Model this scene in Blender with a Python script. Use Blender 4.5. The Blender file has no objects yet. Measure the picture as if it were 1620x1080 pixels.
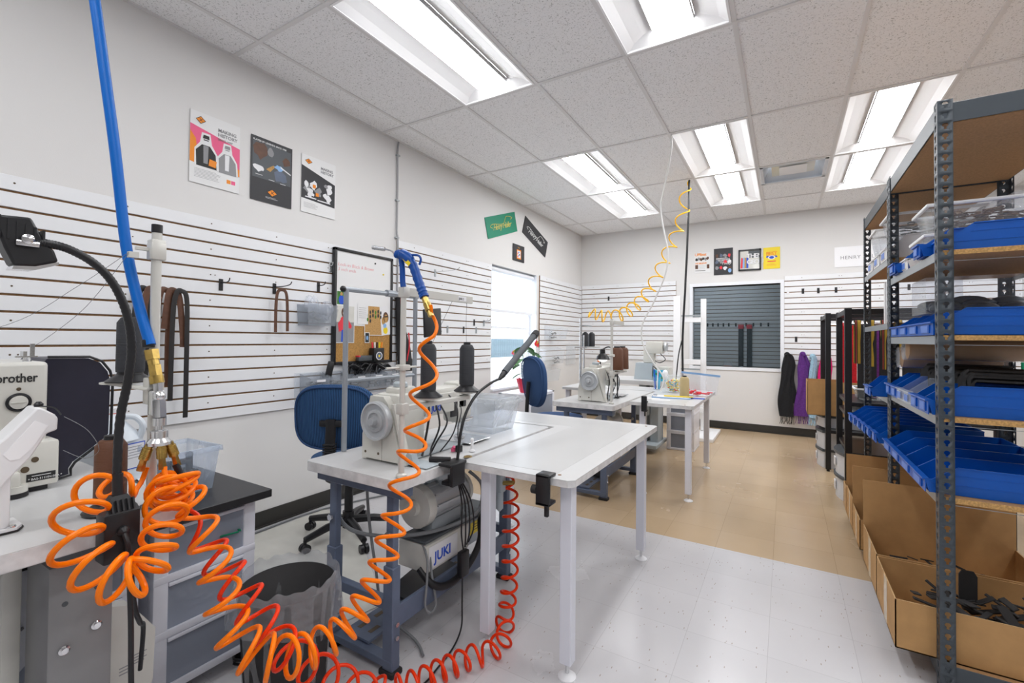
import bpy, bmesh, math, random
from mathutils import Vector, Matrix, Quaternion
random.seed(7)
SC = bpy.context.scene
COL = SC.collection
PI = math.pi

# ---------------------------------------------------------------- camera, world, exposure
cam_data = bpy.data.cameras.new('camera')
cam = bpy.data.objects.new('camera', cam_data)
COL.objects.link(cam)
YAW, PITCH, ROLL = .5391, .0161, .0097
cam_data.sensor_width = 36.0
cam_data.lens = 36.0 * 721.8 / 1620.0
cam_data.shift_x = -.76 / 1620.0
cam_data.shift_y = -15.68 / 1620.0
cam_data.clip_start = .02
cam.location = (0, 0, 1.2536)
cam.rotation_mode = 'QUATERNION'
cam.rotation_quaternion = (Matrix.Rotation(YAW, 3, 'Z') @ Matrix.Rotation(PI / 2 + PITCH, 3, 'X') @ Matrix.Rotation(ROLL, 3, 'Z')).to_quaternion()
SC.camera = cam
SC.view_settings.view_transform = 'Standard'
SC.view_settings.look = 'None'
SC.view_settings.gamma = 1.0
SC.view_settings.use_curve_mapping = False
SC.view_settings.exposure = 0.48
SC.cycles.use_denoising = True
SC.cycles.max_bounces = 8
SC.cycles.diffuse_bounces = 5
SC.cycles.transmission_bounces = 8
SC.cycles.transparent_max_bounces = 16
SC.cycles.caustics_reflective = False
SC.cycles.caustics_refractive = False
SC.cycles.sample_clamp_indirect = 4.0
world = bpy.data.worlds.new('daylight')
SC.world = world
world.use_nodes = True
wb = world.node_tree.nodes['Background']
wb.inputs[0].default_value = (.90, .96, 1.0, 1)
wb.inputs[1].default_value = 4.0
LENS_POWER = 13.0

# ---------------------------------------------------------------- materials
def nt(m): return m.node_tree.nodes, m.node_tree.links
def mat(name, col, rough=.5, metal=0.0, spec=.5, trans=0.0, alpha=1.0, ior=1.45, emit=None, estr=0.0, noise=0.0, nscale=40.0, bump=0.0, bscale=200.0, coat=0.0, var=None, stretch=None, sub=0.0):
    m = bpy.data.materials.new(name); m.use_nodes = True
    N, L = nt(m); b = N['Principled BSDF']
    b.inputs['Base Color'].default_value = (*col, 1)
    b.inputs['Roughness'].default_value = rough
    b.inputs['Metallic'].default_value = metal
    b.inputs['Specular IOR Level'].default_value = spec
    b.inputs['Transmission Weight'].default_value = trans
    b.inputs['Alpha'].default_value = alpha
    b.inputs['IOR'].default_value = ior
    b.inputs['Coat Weight'].default_value = coat
    if sub: b.inputs['Subsurface Weight'].default_value = sub
    if emit: b.inputs['Emission Color'].default_value = (*emit, 1); b.inputs['Emission Strength'].default_value = estr
    tc = N.new('ShaderNodeTexCoord'); mp = N.new('ShaderNodeMapping')
    L.new(tc.outputs['Object'], mp.inputs[0])
    if stretch: mp.inputs['Scale'].default_value = stretch
    if noise or var:
        n = N.new('ShaderNodeTexNoise'); n.inputs['Scale'].default_value = nscale; n.inputs['Detail'].default_value = 5
        L.new(mp.outputs[0], n.inputs['Vector'])
        r = N.new('ShaderNodeMix'); r.data_type = 'RGBA'
        c2 = var if var else tuple(max(0, c * (1 - noise)) for c in col)
        r.inputs[6].default_value = (*col, 1); r.inputs[7].default_value = (*c2, 1)
        cr = N.new('ShaderNodeMapRange'); cr.inputs[1].default_value = .35; cr.inputs[2].default_value = .65
        L.new(n.outputs['Fac'], cr.inputs[0]); L.new(cr.outputs[0], r.inputs[0]); L.new(r.outputs[2], b.inputs['Base Color'])
    if bump:
        n2 = N.new('ShaderNodeTexNoise'); n2.inputs['Scale'].default_value = bscale; n2.inputs['Detail'].default_value = 3
        L.new(mp.outputs[0], n2.inputs['Vector'])
        bp = N.new('ShaderNodeBump'); bp.inputs['Strength'].default_value = bump; bp.inputs['Distance'].default_value = .002
        L.new(n2.outputs['Fac'], bp.inputs['Height']); L.new(bp.outputs[0], b.inputs['Normal'])
    return m

M = {}
M['wall'] = mat('wall_paint', (.755, .745, .735), .85, bump=.15, bscale=260)
M['slat'] = mat('slatwall_laminate', (.84, .85, .87), .45, noise=.03, nscale=3)
M['mdf'] = mat('slatwall_core', (.27, .145, .065), .8, noise=.3, nscale=60)
M['hole'] = mat('screw_hole', (.10, .07, .04), .6)
M['white'] = mat('white_paint', (.82, .82, .83), .45)
M['trimw'] = mat('white_trim', (.84, .86, .90), .4)
M['base'] = mat('vinyl_baseboard', (.035, .033, .030), .45)
M['tbar'] = mat('ceiling_grid_paint', (.74, .73, .73), .5)
M['table'] = mat('white_laminate', (.60, .60, .60), .3, noise=.04, nscale=4, spec=.5)
M['tedge'] = mat('worn_laminate_edge', (.76, .75, .75), .4, noise=.22, nscale=22)
M['tablein'] = mat('table_laminate_field', (.55, .55, .548), .28, noise=.03, nscale=3)
M['tube'] = mat('grey_tube', (.36, .39, .43), .3, metal=.5)
M['gunblue'] = mat('gun_blue', (.0, .06, .30), .35)
M['bannerw'] = mat('glossy_banner', (.90, .90, .92), .2)
M['leg'] = mat('grey_white_leg', (.72, .73, .80), .4)
M['bench'] = mat('blue_grey_steel', (.115, .145, .215), .42, noise=.1, nscale=20)
M['machine'] = mat('machine_enamel', (.66, .65, .60), .3, noise=.05, nscale=12, coat=.3)
M['machine2'] = mat('machine_grey_enamel', (.42, .47, .50), .4)
M['colgrey'] = mat('column_grey_paint', (.27, .27, .275), .4, metal=.3, noise=.06, nscale=8)
M['wheel'] = mat('handwheel_alloy', (.56, .58, .60), .3, metal=.4)
M['steel'] = mat('bright_steel', (.72, .73, .74), .22, metal=.95)
M['pole'] = mat('painted_pole', (.62, .61, .57), .35, metal=.2)
M['conduit'] = mat('conduit_grey', (.36, .36, .37), .5)
M['chrome'] = mat('chrome', (.8, .8, .82), .1, metal=1.0)
M['brass'] = mat('brass', (.62, .43, .13), .28, metal=1.0, noise=.25, nscale=60)
M['black'] = mat('black_plastic', (.012, .012, .014), .38)
M['blackm'] = mat('matt_black', (.018, .017, .018), .7)
M['navy'] = mat('dark_navy_cover', (.018, .018, .035), .38, noise=.2, nscale=8)
M['orange'] = mat('orange_hose', (.96, .20, .0), .3, spec=.3)
M['red'] = mat('red_hose', (.80, .035, .0), .3, spec=.3)
M['blueh'] = mat('blue_hose', (.0, .12, .48), .4, spec=.3)
M['yellow'] = mat('yellow_hose', (.95, .52, .0), .35)
M['wcord'] = mat('white_cord', (.82, .82, .80), .4)
M['gcord'] = mat('grey_cord', (.20, .21, .22), .45)
M['bin'] = mat('blue_bin_plastic', (.0, .10, .50), .33, noise=.12, nscale=6)
M['board'] = mat('particle_board', (.42, .235, .105), .8, noise=.22, nscale=130, bump=.3, bscale=300)
M['boarde'] = mat('particle_board_edge', (.62, .36, .13), .8, noise=.4, nscale=170)
M['rack'] = mat('rack_grey_steel', (.058, .070, .082), .4, metal=.25)
M['galv'] = mat('galvanised_steel', (.42, .45, .47), .35, metal=.6)
M['card'] = mat('cardboard', (.50, .285, .115), .85, noise=.12, nscale=14, bump=.1, bscale=120)
M['carde'] = mat('cardboard_edge', (.60, .40, .20), .9, noise=.3, nscale=90)
M['tape'] = mat('packing_tape', (.62, .50, .36), .25)
M['green'] = mat('green_sign', (.0, .24, .135), .5)
M['charc'] = mat('charcoal_sign', (.03, .03, .035), .5)
M['gold'] = mat('gold_print', (.75, .60, .12), .5)
M['paper'] = mat('paper', (.80, .80, .80), .6)
M['ink'] = mat('dark_ink', (.02, .02, .02), .6)
M['greyink'] = mat('grey_ink', (.28, .28, .29), .6)
M['orangeink'] = mat('orange_ink', (.85, .27, .02), .6)
M['redink'] = mat('red_ink', (.75, .04, .06), .6)
M['pinkink'] = mat('pink_ink', (.82, .12, .26), .6)
M['blueink'] = mat('blue_ink', (.015, .08, .55), .5)
M['skyink'] = mat('pale_blue_ink', (.25, .45, .75), .5)
M['cork'] = mat('cork', (.50, .27, .08), .9, noise=.35, nscale=120)
M['leather'] = mat('brown_leather', (.13, .055, .03), .5, noise=.3, nscale=30)
M['leatherb'] = mat('black_leather', (.02, .018, .018), .45)
M['chairfab'] = mat('blue_chair_fabric', (.03, .075, .19), .9, bump=.6, bscale=500)
M['thread_b'] = mat('black_thread', (.028, .030, .036), .6, stretch=(1, 1, 60), bump=.6, bscale=12)
M['thread_br'] = mat('brown_thread', (.12, .045, .02), .55, stretch=(1, 1, 60), bump=.6, bscale=12)
M['thread_t'] = mat('tan_thread', (.50, .39, .20), .55, stretch=(1, 1, 60), bump=.6, bscale=12)
M['leaf'] = mat('green_leaf', (.06, .26, .03), .4, noise=.5, nscale=25)
M['petal'] = mat('red_petal', (.75, .03, .05), .35)
M['pinkpot'] = mat('red_foil', (.72, .05, .10), .35)
M['pens'] = mat('pen_teal', (.0, .35, .55), .4)
M['yellowp'] = mat('yellow_plastic', (.85, .65, .02), .4)
M['drawer'] = mat('cart_white_plastic', (.80, .81, .88), .35)
M['jug'] = mat('milky_plastic', (.80, .86, .92), .3, trans=.12)
M['lid_r'] = mat('red_seal', (.8, .15, .1), .4)
M['tub_g'] = mat('grey_white_tub', (.62, .64, .68), .4)
M['rim'] = mat('dark_tub_rim', (.08, .09, .10), .5)
M['orangep'] = mat('orange_plastic', (.85, .20, .03), .4)
M['snow'] = mat('outside_snow', (.85, .88, .92), .9)
M['fence'] = mat('outside_fence', (.075, .115, .135), .8)
M['binlabel'] = mat('pale_blue_label', (.12, .24, .66), .4)
M['label'] = mat('white_label', (.80, .80, .82), .5)

def clear(name, col, a, rough=.15, tint=(.97, .98, 1, 1), bump=False):
    "thin clear or frosted plastic: part see-through, part glossy white haze"
    m = bpy.data.materials.new(name); m.use_nodes = True
    N, L = nt(m); out = N['Material Output']; b = N['Principled BSDF']
    b.inputs['Base Color'].default_value = (*col, 1); b.inputs['Roughness'].default_value = rough
    if bump:
        tc = N.new('ShaderNodeTexCoord'); n2 = N.new('ShaderNodeTexNoise'); n2.inputs['Scale'].default_value = 22; n2.inputs['Detail'].default_value = 6
        L.new(tc.outputs['Object'], n2.inputs['Vector']); bp = N.new('ShaderNodeBump'); bp.inputs['Strength'].default_value = 1; bp.inputs['Distance'].default_value = .03
        L.new(n2.outputs['Fac'], bp.inputs['Height']); L.new(bp.outputs[0], b.inputs['Normal'])
    t = N.new('ShaderNodeBsdfTransparent'); t.inputs[0].default_value = tint
    fr = N.new('ShaderNodeLayerWeight'); fr.inputs[0].default_value = .3
    ma = N.new('ShaderNodeMapRange'); ma.inputs[3].default_value = a; ma.inputs[4].default_value = min(1, a + .35)
    mx = N.new('ShaderNodeMixShader')
    L.new(fr.outputs['Facing'], ma.inputs[0]); L.new(ma.outputs[0], mx.inputs[0]); L.new(t.outputs[0], mx.inputs[1]); L.new(b.outputs[0], mx.inputs[2]); L.new(mx.outputs[0], out.inputs[0])
    return m
M['clear'] = clear('clear_plastic', (.78, .84, .90), .08)
M['clearw'] = clear('clear_warm_plastic', (.84, .85, .82), .08)
M['frost'] = clear('frosted_drawer_plastic', (.50, .55, .66), .50, .4)
M['frostw'] = clear('frosted_white_plastic', (.74, .84, .96), .09, .3)
M['smoke'] = clear('smoky_clear_plastic', (.42, .45, .48), .26, .2)
M['bag'] = clear('clear_bag_film', (.82, .84, .88), .16, .1)
M['liner'] = clear('bin_liner_film', (.66, .67, .69), .13, .18, bump=True)
M['glass'] = clear('window_glass', (.50, .60, .66), .06, .02)
M['glassi'] = clear('interior_glass', (.25, .33, .38), .05, .02, (.80, .86, .90, 1))
M['jar'] = clear('jar_glass', (.80, .86, .86), .14, .03)

def shade_emit(name, col, s):
    m = bpy.data.materials.new(name); m.use_nodes = True
    b = m.node_tree.nodes['Principled BSDF']; b.inputs['Base Color'].default_value = (.9, .9, .9, 1)
    b.inputs['Emission Color'].default_value = (*col, 1); b.inputs['Emission Strength'].default_value = s
    return m
M['lens'] = shade_emit('lit_lens', (.975, .985, 1), LENS_POWER)
M['lampglow'] = shade_emit('small_lamp_glow', (.95, 1, .98), 1.2)
M['trof'] = mat('troffer_white', (.94, .94, .95), .6)

def blind():
    m = bpy.data.materials.new('roller_shade_cloth'); m.use_nodes = True
    N, L = nt(m); out = N['Material Output']
    d = N.new('ShaderNodeBsdfDiffuse'); d.inputs[0].default_value = (.9, .92, .95, 1)
    t = N.new('ShaderNodeBsdfTranslucent'); t.inputs[0].default_value = (.92, .94, .97, 1)
    mx = N.new('ShaderNodeMixShader'); mx.inputs[0].default_value = .7
    L.new(d.outputs[0], mx.inputs[1]); L.new(t.outputs[0], mx.inputs[2]); L.new(mx.outputs[0], out.inputs[0])
    return m
M['blind'] = blind()

def tile_mat():
    m = mat('fissured_ceiling_tile', (.66, .64, .63), .9)
    N, L = nt(m); b = N['Principled BSDF']; tc = N.new('ShaderNodeTexCoord')
    w = N.new('ShaderNodeTexNoise'); w.inputs['Scale'].default_value = 30; w.inputs['Detail'].default_value = 2
    mixv = N.new('ShaderNodeMix'); mixv.data_type = 'VECTOR'; mixv.inputs[0].default_value = .035
    L.new(tc.outputs['Object'], w.inputs['Vector']); L.new(tc.outputs['Object'], mixv.inputs[4]); L.new(w.outputs['Color'], mixv.inputs[5])
    v = N.new('ShaderNodeTexNoise'); v.inputs['Scale'].default_value = 120; v.inputs['Detail'].default_value = 1.5; v.inputs['Roughness'].default_value = .6
    L.new(mixv.outputs[1], v.inputs['Vector'])
    r = N.new('ShaderNodeValToRGB'); r.color_ramp.elements[0].position = .31; r.color_ramp.elements[0].color = (.50, .50, .50, 1)
    r.color_ramp.elements[1].position = .43; r.color_ramp.elements[1].color = (.90, .90, .91, 1)
    L.new(v.outputs['Fac'], r.inputs[0]); L.new(r.outputs[0], b.inputs['Base Color'])
    bp = N.new('ShaderNodeBump'); bp.inputs['Strength'].default_value = .5; bp.inputs['Distance'].default_value = .002
    L.new(v.outputs['Fac'], bp.inputs['Height']); L.new(bp.outputs[0], b.inputs['Normal'])
    return m
M['tile'] = tile_mat()

def floor_mat():
    "vinyl composition tile, 12 inch: white with chips near the machines, tan further back"
    m = mat('vinyl_floor_tile', (.6, .6, .6), .22, spec=.5)
    N, L = nt(m); b = N['Principled BSDF']; tc = N.new('ShaderNodeTexCoord')
    mp = N.new('ShaderNodeMapping'); mp.inputs['Scale'].default_value = (3.2808, 3.2808, 1); mp.inputs['Location'].default_value = (.2, .1, 0)
    L.new(tc.outputs['Object'], mp.inputs[0])
    def tiles(c1, c2, c3):
        br = N.new('ShaderNodeTexBrick'); br.offset = 0; br.inputs['Scale'].default_value = 1
        br.inputs['Brick Width'].default_value = 1; br.inputs['Row Height'].default_value = 1
        br.inputs['Mortar Size'].default_value = .004; br.inputs['Mortar Smooth'].default_value = .3
        for i, c in enumerate((c1, c2, c3)): br.inputs[1 + i].default_value = (*c, 1)
        L.new(mp.outputs[0], br.inputs['Vector']); return br
    w = tiles((.60, .59, .605), (.57, .56, .575), (.47, .46, .47))
    t = tiles((.50, .37, .235), (.465, .34, .21), (.34, .24, .14))
    # chips
    mp2 = N.new('ShaderNodeMapping'); mp2.inputs['Scale'].default_value = (95, 26, 1); mp2.inputs['Rotation'].default_value = (0, 0, .5)
    L.new(tc.outputs['Object'], mp2.inputs[0])
    v = N.new('ShaderNodeTexVoronoi'); v.inputs['Scale'].default_value = 1; L.new(mp2.outputs[0], v.inputs['Vector'])
    lt = N.new('ShaderNodeMath'); lt.operation = 'LESS_THAN'; lt.inputs[1].default_value = .17; L.new(v.outputs['Distance'], lt.inputs[0])
    sp = N.new('ShaderNodeSeparateColor'); L.new(v.outputs['Color'], sp.inputs[0])
    gt = N.new('ShaderNodeMath'); gt.operation = 'GREATER_THAN'; gt.inputs[1].default_value = .78; L.new(sp.outputs[0], gt.inputs[0])
    mu = N.new('ShaderNodeMath'); mu.operation = 'MULTIPLY'; L.new(lt.outputs[0], mu.inputs[0]); L.new(gt.outputs[0], mu.inputs[1])
    cm = N.new('ShaderNodeMix'); cm.data_type = 'RGBA'; cm.inputs[7].default_value = (.36, .31, .27, 1)
    L.new(mu.outputs[0], cm.inputs[0]); L.new(w.outputs['Color'], cm.inputs[6])
    # boundary between the two floors
    sx = N.new('ShaderNodeSeparateXYZ'); L.new(tc.outputs['Object'], sx.inputs[0])
    g1 = N.new('ShaderNodeMath'); g1.operation = 'GREATER_THAN'; g1.inputs[1].default_value = 3.04; L.new(sx.outputs[1], g1.inputs[0])
    cloud = N.new('ShaderNodeTexNoise'); cloud.inputs['Scale'].default_value = 1.6; cloud.inputs['Detail'].default_value = 6; L.new(tc.outputs['Object'], cloud.inputs['Vector'])
    fm = N.new('ShaderNodeMix'); fm.data_type = 'RGBA'; L.new(g1.outputs[0], fm.inputs[0]); L.new(cm.outputs[2], fm.inputs[6]); L.new(t.outputs['Color'], fm.inputs[7])
    dm = N.new('ShaderNodeMix'); dm.data_type = 'RGBA'; dm.blend_type = 'MULTIPLY'; dm.inputs[0].default_value = 1
    mr = N.new('ShaderNodeMapRange'); mr.inputs[1].default_value = .3; mr.inputs[2].default_value = .7; mr.inputs[3].default_value = .93; mr.inputs[4].default_value = 1.03
    L.new(cloud.outputs['Fac'], mr.inputs[0])
    L.new(fm.outputs[2], dm.inputs[6]); L.new(mr.outputs[0], dm.inputs[7]); L.new(dm.outputs[2], b.inputs['Base Color'])
    rr = N.new('ShaderNodeMapRange'); rr.inputs[3].default_value = .16; rr.inputs[4].default_value = .34; L.new(cloud.outputs['Fac'], rr.inputs[0]); L.new(rr.outputs[0], b.inputs['Roughness'])
    return m
M['floor'] = floor_mat()

def stripes(name, cols, period, axis=0, rough=.8, bump=0.0):
    "repeating cloth stripes along one object axis; cols = [(width fraction, colour)]"
    m = mat(name, cols[0][1], rough)
    N, L = nt(m); b = N['Principled BSDF']; tc = N.new('ShaderNodeTexCoord'); sx = N.new('ShaderNodeSeparateXYZ')
    L.new(tc.outputs['Object'], sx.inputs[0])
    d = N.new('ShaderNodeMath'); d.operation = 'DIVIDE'; d.inputs[1].default_value = period; L.new(sx.outputs[axis], d.inputs[0])
    f = N.new('ShaderNodeMath'); f.operation = 'FRACT'; L.new(d.outputs[0], f.inputs[0])
    r = N.new('ShaderNodeValToRGB'); r.color_ramp.interpolation = 'CONSTANT'
    e = r.color_ramp.elements; e[0].position = 0; e[0].color = (*cols[0][1], 1); pos = cols[0][0]
    e[1].position = min(.999, pos); e[1].color = (*cols[1][1], 1)
    pos += cols[1][0]
    for w, c in cols[2:]:
        k = e.new(min(.999, pos)); k.color = (*c, 1); pos += w
    L.new(f.outputs[0], r.inputs[0]); L.new(r.outputs[0], b.inputs['Base Color'])
    if bump:
        s = N.new('ShaderNodeMath'); s.operation = 'PINGPONG'; s.inputs[1].default_value = .5; L.new(f.outputs[0], s.inputs[0])
        bp = N.new('ShaderNodeBump'); bp.inputs['Strength'].default_value = bump; bp.inputs['Distance'].default_value = .004; L.new(s.outputs[0], bp.inputs['Height']); L.new(bp.outputs[0], b.inputs['Normal'])
    return m
M['ribfab'] = stripes('ribbed_blue_fabric', [(.55, (.03, .105, .26)), (.45, (.008, .03, .085))], .0095, 0, .9, .8)
M['beltfab'] = stripes('striped_strap_cloth', [(.25, (.42, .27, .03)), (.2, (.02, .02, .02)), (.15, (.35, .05, .03)), (.15, (.02, .02, .02)), (.25, (.42, .27, .03))], .0425, 0, .8)
for k, c in dict(knit_black=(.012, .012, .014), knit_purple=(.12, .03, .22), knit_blue=(.38, .58, .72), knit_pink=(.72, .01, .16), strap_red=(.62, .015, .025), strap_purple=(.12, .02, .15), strap_teal=(.01, .10, .16), strap_green=(.0, .22, .10)).items():
    M[k] = mat(k, c, .95, bump=.9, bscale=160, noise=.25, nscale=60)

# ---------------------------------------------------------------- geometry helpers
class MB:
    "collects shapes into one mesh; every face gets the material index set in self.k"
    def __init__(s): s.bm = bmesh.new(); s.mats = []; s.k = 0; s.T = Matrix.Identity(4)
    def m(s, name):
        if name not in s.mats: s.mats.append(name)
        s.k = s.mats.index(name); return s
    def _fin(s, verts, faces, xf=None):
        X = s.T @ xf if xf is not None else s.T
        for v in verts: v.co = X @ v.co
        for f in faces: f.material_index = s.k; f.smooth = True
    def box(s, c, d, rot=None, bev=0.0, seg=2):
        r = bmesh.ops.create_cube(s.bm, size=1); vs = r['verts']
        for v in vs: v.co = Vector((v.co.x * d[0], v.co.y * d[1], v.co.z * d[2]))
        es = list({e for v in vs for e in v.link_edges}); fs = list({f for v in vs for f in v.link_faces})
        if bev > 0:
            b = min(bev, min(d) * .49)
            n = bmesh.ops.bevel(s.bm, geom=es, offset=b, segments=seg, affect='EDGES', profile=.5)
            fs = list(set(n['faces']) | {f for f in fs if f.is_valid}); vs = list({v for f in fs for v in f.verts})
            # faces bevel keeps
            st = list(vs); seen = set(vs)
            while st:
                v = st.pop()
                for e in v.link_edges:
                    o = e.other_vert(v)
                    if o not in seen: seen.add(o); st.append(o)
            vs = list(seen); fs = list({f for v in vs for f in v.link_faces})
        R = Matrix.Translation(c)
        if rot is not None: R = R @ (rot if isinstance(rot, Matrix) else Matrix.Rotation(rot, 4, 'Z'))
        s._fin(vs, fs, R); return s
    def bx(s, a, b, **k):
        "box from min corner to max corner"
        a, b = Vector(a), Vector(b); return s.box((a + b) / 2, [abs(q) for q in (b - a)], **k)
    def ring(s, c, u, v, r, n, ru=1.0, rv=1.0):
        return [s.bm.verts.new(Vector(c) + u * math.cos(2 * PI * i / n) * r * ru + v * math.sin(2 * PI * i / n) * r * rv) for i in range(n)]
    def _bridge(s, A, B):
        n = len(A); return [s.bm.faces.new((A[i], A[(i + 1) % n], B[(i + 1) % n], B[i])) for i in range(n)]
    def cyl(s, p0, p1, r0, r1=None, n=16, cap=True):
        p0, p1 = Vector(p0), Vector(p1); r1 = r0 if r1 is None else r1
        d = (p1 - p0).normalized(); u = d.orthogonal().normalized(); v = d.cross(u)
        A = s.ring(p0, u, v, r0, n); B = s.ring(p1, u, v, r1, n); F = s._bridge(A, B)
        if cap: F += [s.bm.faces.new(A[::-1]), s.bm.faces.new(B)]
        s._fin(A + B, F); return s
    def lathe(s, c, prof, axis=(0, 0, 1), n=24, cap=True):
        "prof = [(radius, height)] along axis from c"
        c = Vector(c); d = Vector(axis).normalized(); u = d.orthogonal().normalized(); v = d.cross(u)
        R = [s.ring(c + d * h, u, v, max(r, 1e-4), n) for r, h in prof]; F = []
        for a, b in zip(R, R[1:]): F += s._bridge(a, b)
        if cap: F += [s.bm.faces.new(R[0][::-1]), s.bm.faces.new(R[-1])]
        s._fin([v_ for r in R for v_ in r], F); return s
    def tube(s, pts, r, n=8, closed=False, flat=None):
        "swept tube; r number or list; flat = (a, b) scales for a flat strap"
        P = [Vector(p) for p in pts]; m_ = len(P); T = []
        for i in range(m_):
            a = P[(i - 1) % m_] if closed else P[max(i - 1, 0)]; b = P[(i + 1) % m_] if closed else P[min(i + 1, m_ - 1)]
            T.append((b - a).normalized() if (b - a).length > 1e-9 else Vector((0, 0, 1)))
        u = T[0].orthogonal().normalized(); R = []
        if flat and len(flat) > 2: u = (Vector(flat[2]) - T[0] * T[0].dot(Vector(flat[2]))).normalized()
        for i in range(m_):
            if i:
                q = T[i - 1].rotation_difference(T[i]); u = (q @ u); u = (u - T[i] * T[i].dot(u)).normalized()
            v = T[i].cross(u); rr = r[i] if isinstance(r, (list, tuple)) else r
            R.append(s.ring(P[i], u, v, rr, n, *(flat[:2] if flat else (1, 1))))
        F = []
        for a, b in zip(R, R[1:]): F += s._bridge(a, b)
        if closed: F += s._bridge(R[-1], R[0])
        else: F += [s.bm.faces.new(R[0][::-1]), s.bm.faces.new(R[-1])]
        s._fin([v_ for q in R for v_ in q], F); return s
    def prism(s, pts, h, axis='z', base=0.0):
        "extrude a 2D outline; axis names the extrusion direction, outline in the other two (x,y / x,z / y,z)"
        def P(a, b, w): return {'z': (a, b, w), 'y': (a, w, b), 'x': (w, a, b)}[axis]
        A = [s.bm.verts.new(P(a, b, base)) for a, b in pts]; B = [s.bm.verts.new(P(a, b, base + h)) for a, b in pts]
        F = s._bridge(A, B) + [s.bm.faces.new(A[::-1]), s.bm.faces.new(B)]
        s._fin(A + B, F); return s
    def quad(s, *p):
        V = [s.bm.verts.new(q) for q in p]; F = [s.bm.faces.new(V)]; s._fin(V, F); return s
    def grid(s, f, nu, nv):
        "surface from f(u,v) with u,v in 0..1"
        V = [[s.bm.verts.new(f(i / nu, j / nv)) for j in range(nv + 1)] for i in range(nu + 1)]
        F = [s.bm.faces.new((V[i][j], V[i + 1][j], V[i + 1][j + 1], V[i][j + 1])) for i in range(nu) for j in range(nv)]
        s._fin([v for r in V for v in r], F); return s
    def ball(s, c, r, sc=(1, 1, 1), n=12):
        q = bmesh.ops.create_uvsphere(s.bm, u_segments=n, v_segments=max(6, n // 2 + 2), radius=r); vs = q['verts']
        for v in vs: v.co = Vector((v.co.x * sc[0], v.co.y * sc[1], v.co.z * sc[2])) + Vector(c)
        s._fin(vs, list({f for v in vs for f in v.link_faces})); return s
    def mesh(s, name, fixn=True):
        if fixn: bmesh.ops.recalc_face_normals(s.bm, faces=s.bm.faces)
        me = bpy.data.meshes.new(name); s.bm.to_mesh(me); s.bm.free()
        for k in s.mats: me.materials.append(M[k])
        me.set_sharp_from_angle(angle=math.radians(35)); return me
    def build(s, name, parent=None, mods=None):
        o = bpy.data.objects.new(name, s.mesh(name)); COL.objects.link(o)
        if parent is not None: o.parent = parent
        for kind, kw in (mods or []):
            md = o.modifiers.new(kind.lower(), kind)
            for a, b in kw.items(): setattr(md, a, b)
        return o

def mb(matname): return MB().m(matname)
def tag(o, label=None, cat=None, group=None, kind=None):
    if label: o['label'] = label
    if cat: o['category'] = cat
    if group: o['group'] = group
    if kind: o['kind'] = kind
    return o
def thing(name, label, cat, loc=(0, 0, 0), rz=0.0, group=None):
    o = bpy.data.objects.new(name, None); o.empty_display_size = .05; COL.objects.link(o)
    o.location = loc; o.rotation_euler = (0, 0, rz)
    return tag(o, label, cat, group)
def single(name, b, label, cat, group=None, loc=None, rz=0.0, mods=None):
    o = b.build(name, None, mods); tag(o, label, cat, group)
    if loc is not None: o.location = loc
    o.rotation_euler = (0, 0, rz)
    return o
def struct(name, b): return tag(b.build(name), kind='structure')
KIDS = {}
def copy_tree(o, parent=None):
    c = o.copy(); COL.objects.link(c); c.parent = parent
    for ch in list(o.children): copy_tree(ch, c)
    return c
def dup(o, loc, rz=None, label=None, group=None):
    c = copy_tree(o); c.location = loc
    if rz is not None: c.rotation_euler = (0, 0, rz)
    if label: c['label'] = label
    if group: c['group'] = group
    return c
def catmull(P, n=8):
    P = [Vector(p) for p in P]; out = []
    for i in range(len(P) - 1):
        a, b, c, d = P[max(i - 1, 0)], P[i], P[i + 1], P[min(i + 2, len(P) - 1)]
        for j in range(n):
            t = j / n; out.append(.5 * ((2 * b) + (c - a) * t + (2 * a - 5 * b + 4 * c - d) * t * t + (3 * b - a - 3 * c + d) * t ** 3))
    out.append(P[-1]); return out
def coil(C, phase=0.0, step=14):
    "C = [(x, y, z, radius, turns per segment)] -> coiled path around the centre line"
    pts = catmull([c[:3] for c in C], 40); n = len(C) - 1; out = []
    T = [(pts[min(i + 1, len(pts) - 1)] - pts[max(i - 1, 0)]).normalized() for i in range(len(pts))]
    u = T[0].orthogonal().normalized(); U = [u]
    for i in range(1, len(pts)):
        u = T[i - 1].rotation_difference(T[i]) @ u; u = (u - T[i] * T[i].dot(u)).normalized(); U.append(u)
    ang = phase
    for s in range(n):
        tn = C[s][4]; k = max(4, int(abs(tn) * step) + 4)
        for j in range(k):
            f = j / k; x = (s + f) * 40; i = int(x); i2 = min(i + 1, len(pts) - 1); w = x - i
            p = pts[i].lerp(pts[i2], w); uu = U[i].lerp(U[i2], w).normalized(); v = T[i].cross(uu)
            r = C[s][3] * (1 - f) + C[s + 1][3] * f
            a = ang + 2 * PI * tn * f
            out.append(p + uu * math.cos(a) * r + v * math.sin(a) * r)
        ang += 2 * PI * tn
    out.append(pts[-1]); return out
def text(body, size, matname, loc, rot, parent=None, name='lettering', depth=.0006, align='LEFT', shear=0.0, spacing=1.0, bold=0.0):
    cu = bpy.data.curves.new(name, 'FONT'); cu.body = body; cu.size = size; cu.extrude = depth; cu.align_x = align; cu.shear = shear; cu.space_character = spacing; cu.offset = bold
    cu.materials.append(M[matname]); cu.resolution_u = 3
    o = bpy.data.objects.new(name, cu); COL.objects.link(o)
    me = bpy.data.meshes.new_from_object(o); me.name = name
    COL.objects.unlink(o); bpy.data.objects.remove(o)
    n = bpy.data.objects.new(name, me); COL.objects.link(n)
    if parent is not None: n.parent = parent
    n.location = loc; n.rotation_euler = rot
    return n
RX = PI / 2
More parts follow.
